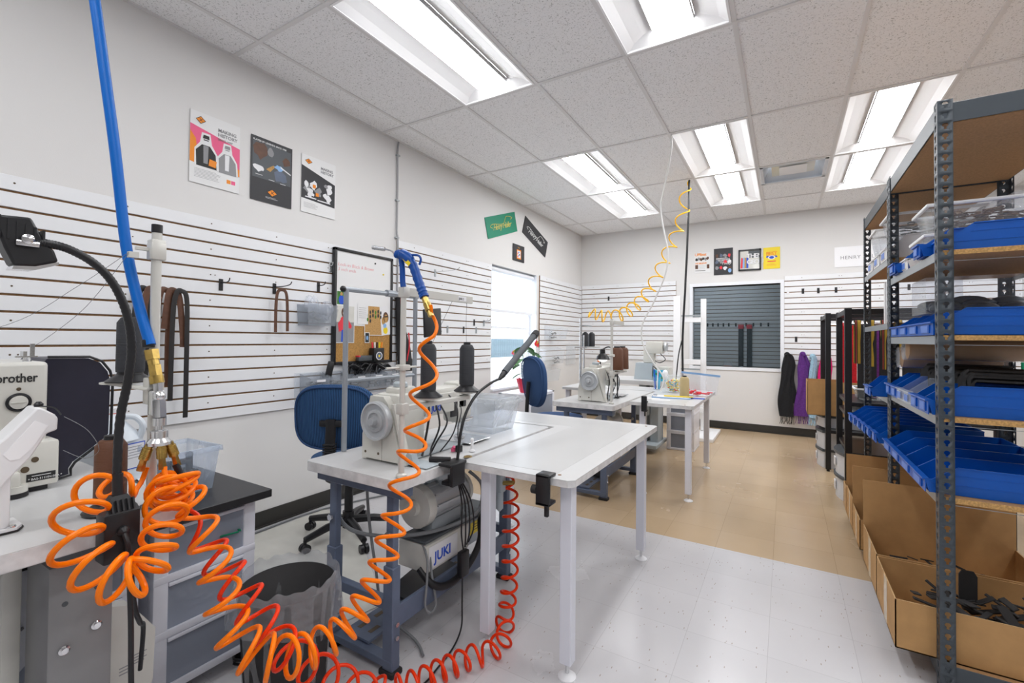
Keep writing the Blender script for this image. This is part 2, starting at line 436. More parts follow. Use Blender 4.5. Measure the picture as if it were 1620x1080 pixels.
ROT_E = (RX, 0, PI / 2)     # lettering on a face that looks to +x
ROT_S = (RX, 0, 0)          # lettering on a face that looks to -y

# ---------------------------------------------------------------- the room
LX, BY, CZ = -2.958, 7.187, 2.996
RXW, FY = 6.4, -2.6
G = .6096
X0, Y0 = -2.0679, 2.7364
WY0, WY1, WZ0, WZ1 = 4.46, 5.585, .66, 2.135
IX0, IX1, IZ0, IZ1 = -1.18, -.058, .886, 2.05

struct('floor', mb('floor').bx((LX - .3, FY - .2, -.06), (RXW + .2, BY + 3.2, 0)))
b = mb('wall')
b.bx((LX - .2, FY - .1, 0), (LX, WY0, CZ + .1)); b.bx((LX - .2, WY1, 0), (LX, BY + 3.2, CZ + .1))
b.bx((LX - .2, WY0, 0), (LX, WY1, WZ0)); b.bx((LX - .2, WY0, WZ1), (LX, WY1, CZ + .1))
struct('wall_left', b)
b = mb('wall')
b.bx((LX, BY, 0), (IX0, BY + .14, CZ + .1)); b.bx((IX1, BY, 0), (RXW, BY + .14, CZ + .1))
b.bx((IX0, BY, 0), (IX1, BY + .14, IZ0)); b.bx((IX0, BY, IZ1), (IX1, BY + .14, CZ + .1))
struct('wall_back', b)
struct('wall_right', mb('wall').bx((RXW, FY - .1, 0), (RXW + .15, BY + 3.2, CZ + .1)))
struct('wall_front', mb('wall').bx((LX, FY - .15, 0), (RXW, FY, CZ + .1)))
struct('wall_far', mb('wall').bx((LX, BY + 3.0, 0), (RXW, BY + 3.15, CZ + .1)))
# baseboards
struct('baseboard_left', mb('base').bx((LX, FY, .003), (LX + .008, BY, .105)).bx((LX + .008, FY, .003), (LX + .02, BY, .012)))
struct('baseboard_back', mb('base').bx((LX + .02, BY - .008, .003), (RXW, BY, .105)).bx((LX + .02, BY - .018, .003), (RXW, BY - .008, .012)))

# ceiling grid
LIGHTS = [(0, -1), (2, -1), (4, -1), (0, 1), (0, 2), (2, 1), (2, 2), (4, 1), (4, 2), (6, -1), (8, -1), (6, 1), (6, 2), (8, 1), (8, 2), (0, -3), (2, -3), (4, -3), (6, -3)]
gx = [LX] + [X0 + i * G for i in range(-1, 14)] + [RXW]
gy = [FY] + [Y0 + j * 2 * G for j in range(-4, 4)] + [BY]
VENT = (3, 2)
tb = mb('tile')
for a in range(len(gx) - 1):
    for c in range(len(gy) - 1):
        i, j = a - 2, c - 5
        if (i, j) in LIGHTS: continue
        y0, y1 = gy[c], gy[c + 1]
        if (i, j) == VENT: y0 += G
        if (i, j + 1) == (3, 3): pass
        tb.bx((gx[a], y0, CZ + .006), (gx[a + 1], y1, CZ + .02))
tb.bx((LX, BY + .14, CZ + .006), (RXW, BY + 3.0, CZ + .02))
struct('ceiling', tb)
b = mb('tbar')
for x in gx[1:-1]: b.bx((x - .012, FY, CZ), (x + .012, BY, CZ + .02))
for y in gy[1:-1]: b.bx((LX, y - .012, CZ - .001), (RXW, y + .012, CZ + .02))
for x in (LX, RXW - .02): b.bx((x, FY, CZ - .002), (x + .02, BY, CZ + .02))
b.bx((LX, BY - .02, CZ - .002), (RXW, BY, CZ + .02))
b.bx((X0 + 3 * G, Y0 + 5 * G - .012, CZ - .001), (X0 + 4 * G, Y0 + 5 * G + .012, CZ + .02))
struct('trim_1', b)

# recessed troffers
def make_light():
    t = thing('ceiling_light', 'x', 'ceiling light', group='recessed ceiling lights')
    W, Ln = G - .026, 2 * G - .026; w, l = W / 2, Ln / 2
    f = mb('trof')
    # rim
    f.bx((-w, -l, -.003), (-w + .012, l, .01)).bx((w - .012, -l, -.003), (w, l, .01)).bx((-w, -l, -.003), (w, -l + .012, .01)).bx((-w, l - .012, -.003), (w, l, .01))
    f.bx((-w, -l, .1), (w, l, .105))
    for s_ in (-1, 1):
        prof = [(w - .01, .0), (w * .8, .028), (w * .6, .046), (.115, .058)]
        for (xa, za), (xb, zb) in zip(prof, prof[1:]): f.quad((s_ * xa, -l, za), (s_ * xa, l, za), (s_ * xb, l, zb), (s_ * xb, -l, zb))
        f.quad((s_ * .115, -l, .058), (s_ * .115, l, .058), (s_ * .115, l, .1), (s_ * .115, -l, .1))
    f.build('reflector_housing', t)
    for s_ in (-1, 1): mb('trof').quad((-w, s_ * l, 0), (w, s_ * l, 0), (w, s_ * (l - .085), .06), (-w, s_ * (l - .085), .06)).build('end_cap', t)
    le = mb('lens'); P = [(-.106, .056), (-.103, .018), (-.06, .006), (0, .002), (.06, .006), (.103, .018), (.106, .056)]
    for (xa, za), (xb, zb) in zip(P, P[1:]): le.quad((xa, -l + .06, za), (xa, l - .06, za), (xb, l - .06, zb), (xb, -l + .06, zb))
    le.build('lens', t)
    for s_ in (-1, 1): mb('steel').bx((s_ * .112 - .002, -l + .07, .028), (s_ * .112 + .002, l - .07, .058)).build('side_strip', t)
    return t
L0 = make_light()
DES = {(0, -1): 'large foreground troffer nearest the long posters wall, cut by the top of the picture', (2, -1): 'troffer at the top centre of the picture, only its far end in view',
       (0, 1): 'nearer of the two end-to-end troffers closest to the left wall', (0, 2): 'farther of the two end-to-end troffers closest to the left wall',
       (2, 1): 'nearer of the two end-to-end troffers between the white cord and the air vent', (2, 2): 'farther of the two end-to-end troffers beside the air vent and yellow coil',
       (4, 1): 'nearer of the two end-to-end troffers above the grey metal shelving', (4, 2): 'farther of the two end-to-end troffers above the grey metal shelving'}
first = True
for (i, j) in LIGHTS:
    loc = (X0 + (i + .5) * G, Y0 + (2 * j + 1) * G, CZ)
    if first: o = L0; o.location = loc; first = False
    else: o = dup(L0, loc)
    if (i, j) in DES: o['label'] = DES[(i, j)]
    else: o['label'] = f'recessed white troffer {["along the posters wall", "above the middle tables", "above the grey shelving", "just beyond the shelving", "deep in the open room"][i // 2]}, {["by the wall behind", "", "single one", "", "nearer of a pair", "farther of a pair"][j + 3]}'; o['group'] = 'ceiling lights beyond the picture'

o = dup(L0, (-1.2, BY + 1.7, CZ - .12)); o['label'] = 'added out-of-sight troffer that brightens the next room behind the inside window'; o['group'] = 'added light for the next room'  # extra unseen fixture, added to brighten the view through the inside window
# supply air vent
VX, VY = X0 + 3.5 * G, Y0 + 4.5 * G
t = thing('air_vent', 'square metal air vent with stepped plates set in the ceiling', 'air vent', (VX, VY, CZ))
h = G / 2 - .014
f = mb('tub_g'); f.bx((-h, -h, -.002), (h, -h + .03, .01)).bx((-h, h - .03, -.002), (h, h, .01)).bx((-h, -h, -.002), (-h + .03, h, .01)).bx((h - .03, -h, -.002), (h, h, .01))
for s_ in (-1, 1):
    f.quad((-h, s_ * h, .005), (h, s_ * h, .005), (h * .7, s_ * h * .7, .16), (-h * .7, s_ * h * .7, .16)); f.quad((s_ * h, -h, .005), (s_ * h, h, .005), (s_ * h * .7, h * .7, .16), (s_ * h * .7, -h * .7, .16))
f.build('vent_frame', t)
mb('rim').cyl((0, 0, .12), (0, 0, .17), .2, n=28).build('duct_collar', t)
mb('machine').bx((-.19, -.19, .045), (.19, .19, .05)).build('diffuser_plate', t)
mb('label').bx((-.12, -.2, .0), (.12, .05, .004)).build('diffuser_plate', t)

# outside window with glass, frame and sill
t = tag(bpy.data.objects.new('window_1', None), kind='structure'); COL.objects.link(t)
fr = mb('trimw')
fr.bx((LX - .16, WY0, WZ0), (LX - .10, WY0 + .05, WZ1)).bx((LX - .16, WY1 - .05, WZ0), (LX - .10, WY1, WZ1)).bx((LX - .16, WY0, WZ0), (LX - .10, WY1, WZ0 + .05)).bx((LX - .16, WY0, WZ1 - .05), (LX - .10, WY1, WZ1))
fr.bx((LX - .15, WY0 + .05, 1.38), (LX - .11, WY1 - .05, 1.41))
fr.build('window_frame', t)
mb('trimw').bx((LX - .2, WY0, WZ0 - .02), (LX + .03, WY1, WZ0 + .004)).bx((LX - .1, WY0 + .0, WZ0), (LX, WY0 + .004, WZ1)).bx((LX - .1, WY1 - .004, WZ0), (LX, WY1, WZ1)).build('window_sill', t)
mb('glass').bx((LX - .132, WY0 + .05, WZ0 + .05), (LX - .128, WY1 - .05, WZ1 - .05)).build('pane', t)
t = thing('roller_blind', 'white roller blind half drawn down the bright window', 'blind', (LX - .06, WY0, 1.58))
mb('blind').bx((-.001, .03, .03), (.001, WY1 - WY0 - .03, WZ1 - 1.58 - .02)).build('shade_cloth', t)
mb('trimw').bx((-.012, .03, 0), (.012, WY1 - WY0 - .03, .035)).build('bottom_rail', t)
mb('trimw').cyl((0, .02, WZ1 - 1.58 - .04), (0, WY1 - WY0 - .02, WZ1 - 1.58 - .04), .03).build('roller', t)
tag(mb('snow').bx((LX - 40, -8, -.5), (LX - .25, 50, -.1)).build('ground_outside'), kind='structure')
t = thing('wooden_fence', 'blue-grey board fence outside, seen through the lower window', 'fence', (LX - 15, 0, -.1))
f = mb('fence')
for k in range(90): f.bx((0, 16 + k * .3, 0), (.03, 16.28 + k * .3, 1.36))
f.build('fence_boards', t)
mb('fence').bx((0.03, 16, .3), (.09, 43, .38)).bx((0.03, 16, .95), (.09, 43, 1.03)).build('fence_rail', t)

# inside window to the next room
t = tag(bpy.data.objects.new('window_2', None), kind='structure'); COL.objects.link(t)
fr = mb('trimw'); q = .045
fr.bx((IX0 - q, BY - .014, IZ0 - q), (IX0, BY + .14, IZ1 + q)).bx((IX1, BY - .014, IZ0 - q), (IX1 + q, BY + .14, IZ1 + q)).bx((IX0, BY - .014, IZ0 - q), (IX1, BY + .14, IZ0)).bx((IX0, BY - .014, IZ1), (IX1, BY + .14, IZ1 + q))
fr.build('window_frame', t)
mb('glassi').bx((IX0, BY + .06, IZ0), (IX1, BY + .066, IZ1)).build('pane', t)

# slatwall panels: white slats 3 inches apart, brown core showing in the grooves
def slatwall(label, length, z0, z1, loc, rz, holes=True):
    "panel lies in local x (length) and z, its face looks to -y"
    f = MB(); f.m('mdf').bx((0, -.006, z0), (length, 0, z1)); f.m('slat'); p = .0762
    z = z1; k = 0
    while z > z0 + .01:
        zz = max(z - p + .0105, z0); f.bx((.001, -.0165, zz), (length - .001, -.006, z if k == 0 else z), bev=.0015, seg=1); z -= p; k += 1
    if holes:
        f.m('hole'); rr = random.Random(length * 7)
        x = .2
        while x < length - .05:
            for kk in range(k):
                if (kk + int(x * 10)) % 2 == 0:
                    zc_ = z1 - kk * p - .033
                    if zc_ > z0 + .02:
                        f.cyl((x, -.0172, zc_), (x, -.0160, zc_), .0042, n=8)
                        if rr.random() < .4: f.cyl((x + .025, -.0172, zc_), (x + .025, -.0160, zc_), .0035, n=8)
            x += .406
    f.m('mdf').bx((0, -.0163, z0), (.001, -.006, z1))
    o = f.build('slatwall'); o.location = loc; o.rotation_euler = (0, 0, rz); tag(o, label, 'slatwall', 'slatwall panels'); return o
# left wall: local x -> world +y, face to +x : rotate +90deg gives x->y, -y -> +x
slatwall('long white slatwall panel on the left wall, from the arm lamp to the cork board', 3.35, .757, 1.957, (LX, -.42, 0), PI / 2)
slatwall('white slatwall panel between the cork board and the bright window', 1.5, .918, 2.118, (LX, 2.935, 0), PI / 2)
slatwall('white slatwall panel between the bright window and the corner', 1.53, .95, 2.145, (LX, 5.655, 0), PI / 2)
slatwall('white slatwall panel on the far wall left of the inside window', 1.52, .95, 2.155, (LX + .02, BY, 0), 0)
slatwall('white slatwall panel on the far wall right of the inside window, above the scarves', 2.44, .945, 2.14, (-.012, BY, 0), 0)
slatwall('grey-looking slatwall panel in the next room, seen through the inside window', 4.8, .3, 2.5, (-3.6 + .7, BY + 2.98, 0), 0, False)

# ---------------------------------------------------------------- boltless shelving
def keyhole_strip(f, org, du, z0, n, w, p=.0381):
    "sheet w wide along du with n punched keyholes going up"
    org = Vector(org); du = Vector(du).normalized()
    H = [(-.0048, -.0130), (.0048, -.0130), (.0050, -.003), (.0098, .000), (.0112, .007), (.0055, .0140), (-.0055, .0140), (-.0112, .007), (-.0098, .000), (-.0050, -.003)]
    O = [(-w / 2, -p / 2), (w / 2, -p / 2), (w / 2, -p / 6), (w / 2, p / 8), (w / 2, p / 3), (w / 2, p / 2), (-w / 2, p / 2), (-w / 2, p / 3), (-w / 2, p / 8), (-w / 2, -p / 6)]
    for k in range(n):
        zc_ = z0 + p * (k + .5)
        A = [f.bm.verts.new(org + du * (w / 2 + a * .8) + Vector((0, 0, zc_ + b * .85))) for a, b in H]
        B = [f.bm.verts.new(org + du * (w / 2 + a) + Vector((0, 0, zc_ + b))) for a, b in O]
        F = f._bridge(A, B); f._fin(A + B, F)
def post_mesh(sx, sy):
    f = mb('rack'); n = 56
    keyhole_strip(f, (0, 0, 0), (sx, 0, 0), 0, n, .042); keyhole_strip(f, (0, 0, 0), (0, sy, 0), 0, n, .042)
    bmesh.ops.remove_doubles(f.bm, verts=f.bm.verts, dist=.0002)
    for q_ in f.bm.faces: q_.smooth = False
    return f
def make_rack(label, x0, y0, lv, width=.915, depth=.46, top=2.13):
    t = thing('metal_shelving_unit', label, 'shelving', (x0, y0, 0), group='grey boltless shelving units')
    for (cx, sx) in ((0, 1), (depth, -1)):
        for (cy, sy) in ((0, 1), (width, -1)):
            o = post_mesh(sx, sy).build('post', t, [('SOLIDIFY', dict(thickness=.002, offset=0))]); o.location = (cx, cy, 0)
    for z in (top - .045, .075):
        for (a, c) in (((.003, .002, z - .035), (depth - .003, .006, z + .035)), ((.003, width - .006, z - .035), (depth - .003, width - .002, z + .035)),
                       ((.002, .003, z - .035), (.006, width - .003, z + .035)), ((depth - .006, .003, z - .035), (depth - .002, width - .003, z + .035))):
            mb('rack').bx(a, c, bev=.001, seg=1).build('beam', t)
    f = mb('board').bx((.008, .008, top - .082), (depth - .008, width - .008, top - .068)); f.build('shelf_board', t)
    mb('board').bx((.008, .008, .085), (depth - .008, width - .008, .1)).build('shelf_board', t)
    for z in lv:
        f = mb('board').bx((.006, .006, z - .0175), (depth - .006, width - .006, z)); f.m('boarde').bx((.006, .0045, z - .0175), (depth - .006, .006, z)); f.build('shelf_board', t)
        for xx in (.001, depth - .004):
            mb('galv').bx((xx, .042, z - .034), (xx + .003, width - .042, z - .002)).bx((min(xx, .0), .042, z - .036), (max(xx, .0) if xx < .1 else xx, .043, z - .034)).build('beam', t)
    return t
RA = (.475, 2.205); RB = (.478, 3.145)
A_LV = (.702, .988, 1.282, 1.589); B_LV = (.70, .955, 1.36, 1.71)
make_rack('nearest grey punched-steel shelving unit full of blue bins, at the right edge of the picture', RA[0], RA[1], A_LV)
make_rack('second grey punched-steel shelving unit, behind the nearest one', RB[0], RB[1], B_LV)

def bin_mb(L, W, H, m='bin'):
    "shelf bin: open top, dipped front at x=0, length along +x, y centred"
    f = mb(m); w = W / 2; th = .0025
    side = [(0.012, 0), (L, 0), (L, H), (.14 * L + .03, H), (.02, .48 * H), (0, .48 * H)]
    for s_ in (-1, 1):
        f.prism(side, th, 'y', s_ * w - (th if s_ > 0 else 0))
        for hh in (.34, .68): f.bx((.02 + (.06 if hh > .5 else 0), s_ * (w + .0005) - .0008, H * hh), (L, s_ * (w + .0005) + .0008, H * hh + .0022))
        f.bx((.14 * L + .03, s_ * w - .004, H - .004), (L, s_ * w + .004, H))
    f.bx((.012, -w, 0), (L, w, th)); f.bx((L - th, -w, 0), (L, w, H))
    f.bx((.0, -w, .0), (.003, w, .46 * H)); f.bx((-.008, -w, .44 * H), (.012, w, .50 * H))
    f.bx((-.004, -w * .6, .08 * H), (.0, w * .6, .40 * H))
    return f
BINS = {}
def shelf_bin(L, W, H, loc, label, group, m='bin', tilt=0, card=True, rz=0):
    key = (L, W, H, m, card)
    if key not in BINS:
        t = thing('shelf_bin', label, 'storage bin', loc, rz, group); bin_mb(L, W, H, m).build('bin_body', t)
        if card: mb('binlabel').bx((-.0052, -W * .24, .1 * H), (-.0042, W * .24, .36 * H)).build('card_label', t)
        BINS[key] = t
    else: t = dup(BINS[key], loc, rz, label, group)
    t.rotation_euler = (0, tilt, rz); return t
def strips(name, x0, x1, y0, y1, z0, z1, n, m, label, cat, seed=0, loc=None):
    "loose straps standing side by side in a bin: nobody could count them"
    rr = random.Random(seed); f = mb(m); w = (y1 - y0) / n
    for i in range(n):
        y = y0 + (i + .5) * w; h = z1 - (z1 - z0) * .25 * rr.random(); a = rr.uniform(0, .02)
        P = [(x0 + a, y, z0), (x0 + a, y, h - .012), (x0 + a + .01, y, h), (x1 - a - .01, y + rr.uniform(-.002, .002), h + rr.uniform(-.008, .004)), (x1 - a, y, h - .012), (x1 - a, y, z0)]
        f.tube(P, .004, 6, flat=(.35, 1.5))
    o = f.build(name); tag(o, label, cat, None, 'stuff'); return o
nth = ['nearest', 'second', 'third', 'fourth', 'fifth', 'farthest']
ax, ay = RA
# shelf 1 (upper)
z = A_LV[3] + .001
shelf_bin(.42, .105, .1, (ax + .02, ay + .102, z), 'long blue bin on the upper shelf of the nearest unit, nearest the camera', 'blue bins on the upper shelf')
shelf_bin(.42, .105, .1, (ax - .02, ay + .212, z + .004), 'blue bin with a raised label lip on the upper shelf, under the clear tote', 'blue bins on the upper shelf')
shelf_bin(.30, .13, .1, (ax - .02, ay + .70, z), 'small blue bin near the far end of the nearest unit upper shelf', 'blue bins on the upper shelf')
def tote(label, W, L, H, loc, fill=None, rz=0, m='clearw'):
    t = thing('plastic_tote', label, 'storage tote', loc, rz, 'clear totes')
    f = mb(m); w, l = W / 2, L / 2
    q = [(-w * .88, -l * .9), (w * .88, -l * .9), (w * .88, l * .9), (-w * .88, l * .9)]; Q = [(-w, -l), (w, -l), (w, l), (-w, l)]
    for i in range(4):
        (a, c), (d, e) = q[i], q[(i + 1) % 4]; (a2, c2), (d2, e2) = Q[i], Q[(i + 1) % 4]
        f.quad((a, c, .002), (d, e, .002), (d2, e2, H), (a2, c2, H))
    f.quad(*[(a, c, .002) for a, c in q]); f.build('tote_body', t, [('SOLIDIFY', dict(thickness=.0018))])
    r = mb('white'); e = .012
    r.bx((-w - e, -l - e, H - .014), (w + e, -l + .001, H), bev=.004).bx((-w - e, l - .001, H - .014), (w + e, l + e, H), bev=.004).bx((-w - e, -l, H - .014), (-w + .001, l, H), bev=.004).bx((w - .001, -l, H - .014), (w + e, l, H), bev=.004)
    r.build('rim', t)
    if fill:
        tag(fill_mess(fill[0], w * .8, l * .8, H * fill[1], loc, fill[2], rz, fill[3] if len(fill) > 3 else 70), None, None)
    return t
def fill_mess(m, w, l, h, loc, label, rz=0, n=70):
    f = mb(m); rr = random.Random(int(h * 1e4) + n)
    for i in range(n):
        x, y = rr.uniform(-w, w), rr.uniform(-l, l); zz = rr.uniform(.008, h)
        R = Matrix.Rotation(rr.uniform(0, PI), 4, 'Z') @ Matrix.Rotation(rr.uniform(-.5, .5), 4, 'X')
        k = rr.random(); x, y = x * .8, y * .8
        if k < .6: f.box((x, y, zz), (min(w, l) * rr.uniform(.3, .7), .012, .005), R, bev=.002, seg=1)
        else: f.tube([Vector((x, y, zz)) + R @ Vector((.016 * math.cos(a), .012 * math.sin(a), 0)) for a in [i2 * PI / 4 for i2 in range(8)]], .0028, 5, closed=True)
    o = f.build('small_parts'); o.location = loc; o.rotation_euler = (0, 0, rz)
    tag(o, label, 'small parts', None, 'stuff'); return o
tote('large clear tote of dark buckles, topmost on the nearest shelving unit', .40, .24, .12, (ax + .235, ay + .40, z + .115), ('leather', .8, 'heap of dark brown buckles inside the upper clear tote', 130))
tote('clear tote with a white rim directly under the one holding dark buckles', .42, .24, .11, (ax + .235, ay + .40, z + .002))
o = mb('bag'); rr = random.Random(3)
o.grid(lambda u, v: Vector((ax + .22 + u * .18, ay + .34 + v * .12, z + .215 + .05 * math.sin(u * PI) * math.sin(v * PI) + .03 * math.sin(7 * u + 5 * v) * u * (1 - u) * 4)), 12, 8)
single('plastic_bag', o, 'crumpled clear plastic bag lying on top of the clear tote of buckles', 'bag')
shelf_bin(.38, .12, .11, (ax + .01, ay + .60, z), 'white bin on the upper shelf between the clear tote and the small blue bin', 'white bins', 'white')
shelf_bin(.38, .12, .11, (ax + .01, ay + .81, z), 'white bin at the far end of the nearest unit upper shelf', 'white bins', 'white')
# shelf 2
z = A_LV[2] + .001
for k in range(4): shelf_bin(.43, .205, .1, (ax - .005 + .002 * k, ay + .149 + k * .2065, z), f'wide blue bin on the middle shelf of the nearest unit, {nth[k] if k < 3 else "farthest"} of its row', 'blue bins on the middle shelf')
t = thing('plastic_storage_box', 'tall clear box with dark folded straps, standing behind the blue bins on the middle shelf', 'storage box', (ax + .25, ay + .60, z + .1))
f = mb('clearw'); f.bx((-.19, -.13, 0), (.19, .13, .16)); f.build('box_body', t)
rr = random.Random(17)
for k in range(3):
    f = mb('rim')
    for q_ in range(5): f.ball((ax + .14 + .11 * k + rr.uniform(-.02, .02), ay + .55 + .025 * q_, z + .125 + .012 * rr.random() * q_), .045, (1.3, .8, .55), 10)
    single('folded_strap', f, ['dark folded strap bundle in the tall clear box, nearest the aisle', 'dark folded strap bundle in the middle of the tall clear box', 'dark folded strap bundle deepest in the tall clear box'][k], 'strap', 'bundles in the tall clear box')
# shelf 3
z = A_LV[1] + .001
for k in range(6):
    if k in (2, 3):
        shelf_bin(.43, .135, .11, (ax - .02, ay + .115 + k * .1385, z), f'clear-fronted bin on the lower middle shelf, {"nearer" if k == 2 else "farther"} of the two clear ones', 'clear bins on the lower middle shelf', 'clear')
    else: shelf_bin(.43, .135, .11, (ax - .02, ay + .115 + k * .1385, z), f'narrow blue bin on the lower middle shelf of the nearest unit, {nth[k]} of its row', 'blue bins on the lower middle shelf')
    if k in (0, 1, 2, 3, 4):
        strips('strap_bundle', ax + .09, ax + .395, ay + .115 + k * .1385 - .056, ay + .115 + k * .1385 + .056, z + .004, z + .165 - .012 * (k % 2), 18, 'blackm', f'black straps standing upright in the {nth[k]} bin of the lower middle shelf', 'straps', k)
for k, (dy, dz, L) in enumerate(((.80, .115, .40), (.66, .175, .36))):
    f = mb('card'); P = []
    f.cyl((ax + .04, ay + .72 + k * .13, z + .235 - k * .045), (ax + .04 + L, ay + .72 + k * .13, z + .235 - k * .045), .05, n=20)
    f.m('bag').cyl((ax + .025, ay + .72 + k * .13, z + .235 - k * .045), (ax + .055 + L, ay + .72 + k * .13, z + .235 - k * .045), .054, n=20)
    o = single('wrapped_roll', f, ['tan roll wrapped in clear film lying across the bins, nearer of two', 'tan roll wrapped in clear film lying across the bins, farther of two'][k], 'roll', 'wrapped tan rolls')
# shelf 4
z = A_LV[0] + .001
for k in range(4): shelf_bin(.44, .203, .1, (ax - .03, ay + .149 + k * .2065, z), f'wide empty blue bin on the lowest board of the nearest unit, {nth[k] if k < 3 else "farthest"} of its row', 'blue bins on the lowest board')
# second unit
bx_, by_ = RB
z = B_LV[1] + .001
shelf_bin(.30, .205, .105, (bx_ - .075, by_ + .149, z), 'blue bin on the second unit above the row of narrow bins', 'blue bins of the second unit')
z = B_LV[0] + .001
for k in range(6): shelf_bin(.43, .135, .11, (bx_ - .05 - .008 * k, by_ + .115 + k * .1385, z), f'narrow blue bin low on the second unit, {nth[k]} of its row', 'blue bins of the second unit')
z = B_LV[3] + .001
for k in range(3): shelf_bin(.38, .18, .13, (bx_ + .0, by_ + .145 + k * .24, z), f'white bin on the top board of the second unit, {["nearest", "middle", "farthest"][k]} of three', 'white bins', 'white')
tote('clear tote with dark contents on top of the white bins of the second unit', .38, .26, .12, (bx_ + .21, by_ + .2, z + .135), ('rim', .7, 'dark parts inside the clear tote of the second unit', 60))
tote('clear tote pushed to the far end of the second unit top board', .36, .26, .14, (bx_ + .21, by_ + .72, z + .135))
z = B_LV[2] + .001
t = thing('upright_file_bin', 'white bin turned on end with slots, on the second unit beside the post', 'storage bin', (bx_ + .05, by_ + .35, z)); f = mb('frostw').bx((0, -.12, 0), (.3, .12, .26)); f.build('bin_body', t)
f = mb('white');
for k in range(3): f.bx((-.006, -.12 + k * .09, 0), (0, -.08 + k * .09, .26))
f.build('slotted_front', t)

# cardboard boxes at the bottom
def carton(label, x0, x1, y0, y1, z0, z1, flap=0.0, tape=True, group='cardboard boxes under the shelving', lipfar=0.0):
    t = thing('cardboard_box', label, 'cardboard box', (x0, y0, z0), 0, group); W, D, H = x1 - x0, y1 - y0, z1 - z0; th = .004
    f = mb('card'); f.bx((0, 0, 0), (W, D, th)).bx((0, 0, 0), (W, th, H)).bx((0, D - th, 0), (W, D, H + lipfar)).bx((0, 0, 0), (th, D, H)).bx((W - th, 0, 0), (W, D, H))
    f.m('carde').bx((0, .0005, H), (W, th - .0005, H + .0006)).bx((.0005, 0, H), (th - .0005, D, H + .0006))
    f.build('box_body', t)
    if flap: mb('card').bx((.004, .0002, H), (W - .02, th, H + flap)).build('flap', t)
    if tape: mb('tape').bx((-.0006, D * .40, .0), (.0, D * .56, H)).build('tape_strip', t)
    return t
carton('nearest long open cardboard box holding black plastic parts, bottom of the nearest unit', .357, .93, 2.25, 2.655, .101, .282)
carton('open cardboard box with a tall raised far side, second along the bottom of the shelving', .357, .93, 2.665, 3.07, .101, .285, lipfar=.235)
carton('cardboard box with a tall raised far side, third along the bottom of the shelving', .355, .9, 3.192, 3.50, .101, .265, lipfar=.23)
carton('cardboard box with a raised far side, fourth along the bottom of the shelving', .355, .9, 3.51, 3.83, .101, .29, lipfar=.21)
carton('farthest cardboard box with its flap standing, beside the black metal rack', .355, .85, 3.84, 4.015, .101, .27, .22)
f = mb('blackm'); rr = random.Random(5)
for i in range(70):
    R = Matrix.Rotation(rr.uniform(0, PI), 4, 'Z') @ Matrix.Rotation(rr.uniform(-.6, .6), 4, 'Y')
    f.box((rr.uniform(.45, .84), rr.uniform(2.29, 2.58), rr.uniform(.14, .262)), (rr.uniform(.05, .12), rr.uniform(.015, .04), .006), R, bev=.002, seg=1)
tag(f.build('plastic_parts'), 'loose black plastic parts heaped in the nearest cardboard box', 'plastic parts', None, 'stuff')
f = mb('blackm'); f.prism([(.0, 0), (.055, 0), (.055, .10), (.045, .118), (.01, .118), (0, .10)], .006, 'y', 0)
single('shoulder_pad', f, 'black rounded shoulder pad standing up in the nearest cardboard box', 'strap pad', None, (.60, 2.52, .225))
for i, (y, zz) in enumerate(((2.86, .23), (3.28, .22), (3.66, .22))):
    fill_mess('rim' if i else 'blackm', .2, .12, .1, (.62, y, .106), ['dark parts in the second cardboard box', 'grey parts in the third cardboard box', 'grey parts in the fourth cardboard box'][i], 0, 60)

# ---------------------------------------------------------------- black metal racks with hanging straps, tubs, box
def black_rack(label, x0, x1, y0, y1, top, shelves, rail_z):
    t = thing('black_metal_rack', label, 'rack', (x0, y0, 0), 0, 'black metal racks'); W, D = x1 - x0, y1 - y0; s_ = .045
    for x in (0, W - s_):
        for y in (0, D - s_):
            mb('black').bx((x, y, .02), (x + s_, y + s_, top), bev=.003, seg=1).cyl((x + s_ / 2, y + s_ / 2, 0), (x + s_ / 2, y + s_ / 2, .02), .014, n=10).build('post', t)
    for y in (0, D - s_): mb('black').bx((s_, y + .005, top - .05), (W - s_, y + s_ - .005, top - .01)).build('top_beam', t)
    for x in (0, W - s_): mb('black').bx((x + .005, s_, top - .05), (x + s_ - .005, D - s_, top - .01)).build('top_beam', t)
    for z in shelves: mb('black').bx((s_ * .4, .006, z - .03), (W - s_ * .4, D - .006, z), bev=.002, seg=1).build('shelf', t)
    if rail_z: mb('chrome').cyl((s_ / 2, D * .45, rail_z), (W - s_ / 2, D * .45, rail_z), .011, n=12).build('hanging_rail', t)
    return t
black_rack('black square-post metal rack next to the cardboard boxes, yellow striped straps hanging in it', .388, 1.25, 4.28, 4.98, 1.515, (.42, .70, .80), 1.40)
black_rack('black square-post metal rack standing farther back towards the scarves', .335, 1.2, 5.38, 6.12, 1.535, (.40,), 1.43)
def hanging(name, m, x, y, ztop, L, w, label, cat, group, seed=0, th=.004):
    rr = random.Random(seed); f = mb(m)
    P1 = [(x, y - .014, ztop - L), (x, y - .014, ztop - L * .5), (x, y - .013, ztop - .05), (x, y, ztop + .016), (x, y + .013, ztop - .05), (x, y + .014, ztop - L * .5), (x, y + .016, ztop - L * rr.uniform(.85, 1))]
    f.tube(catmull(P1, 5), w / 2, 8, flat=(1, th / w * 2, (1, 0, 0)))
    return single(name, f, label, cat, group)
for k in range(7):
    x = .50 + k * .085; yy = 4.595
    o = hanging('striped_strap', 'beltfab', x, yy, 1.412, .33 + .02 * (k % 3), .05, f'yellow and black striped strap on the nearer black rack, {["nearest the aisle", "second from the aisle", "third from the aisle", "fourth from the aisle", "fifth from the aisle", "sixth from the aisle", "farthest from the aisle"][k]}', 'strap', 'striped straps', k)
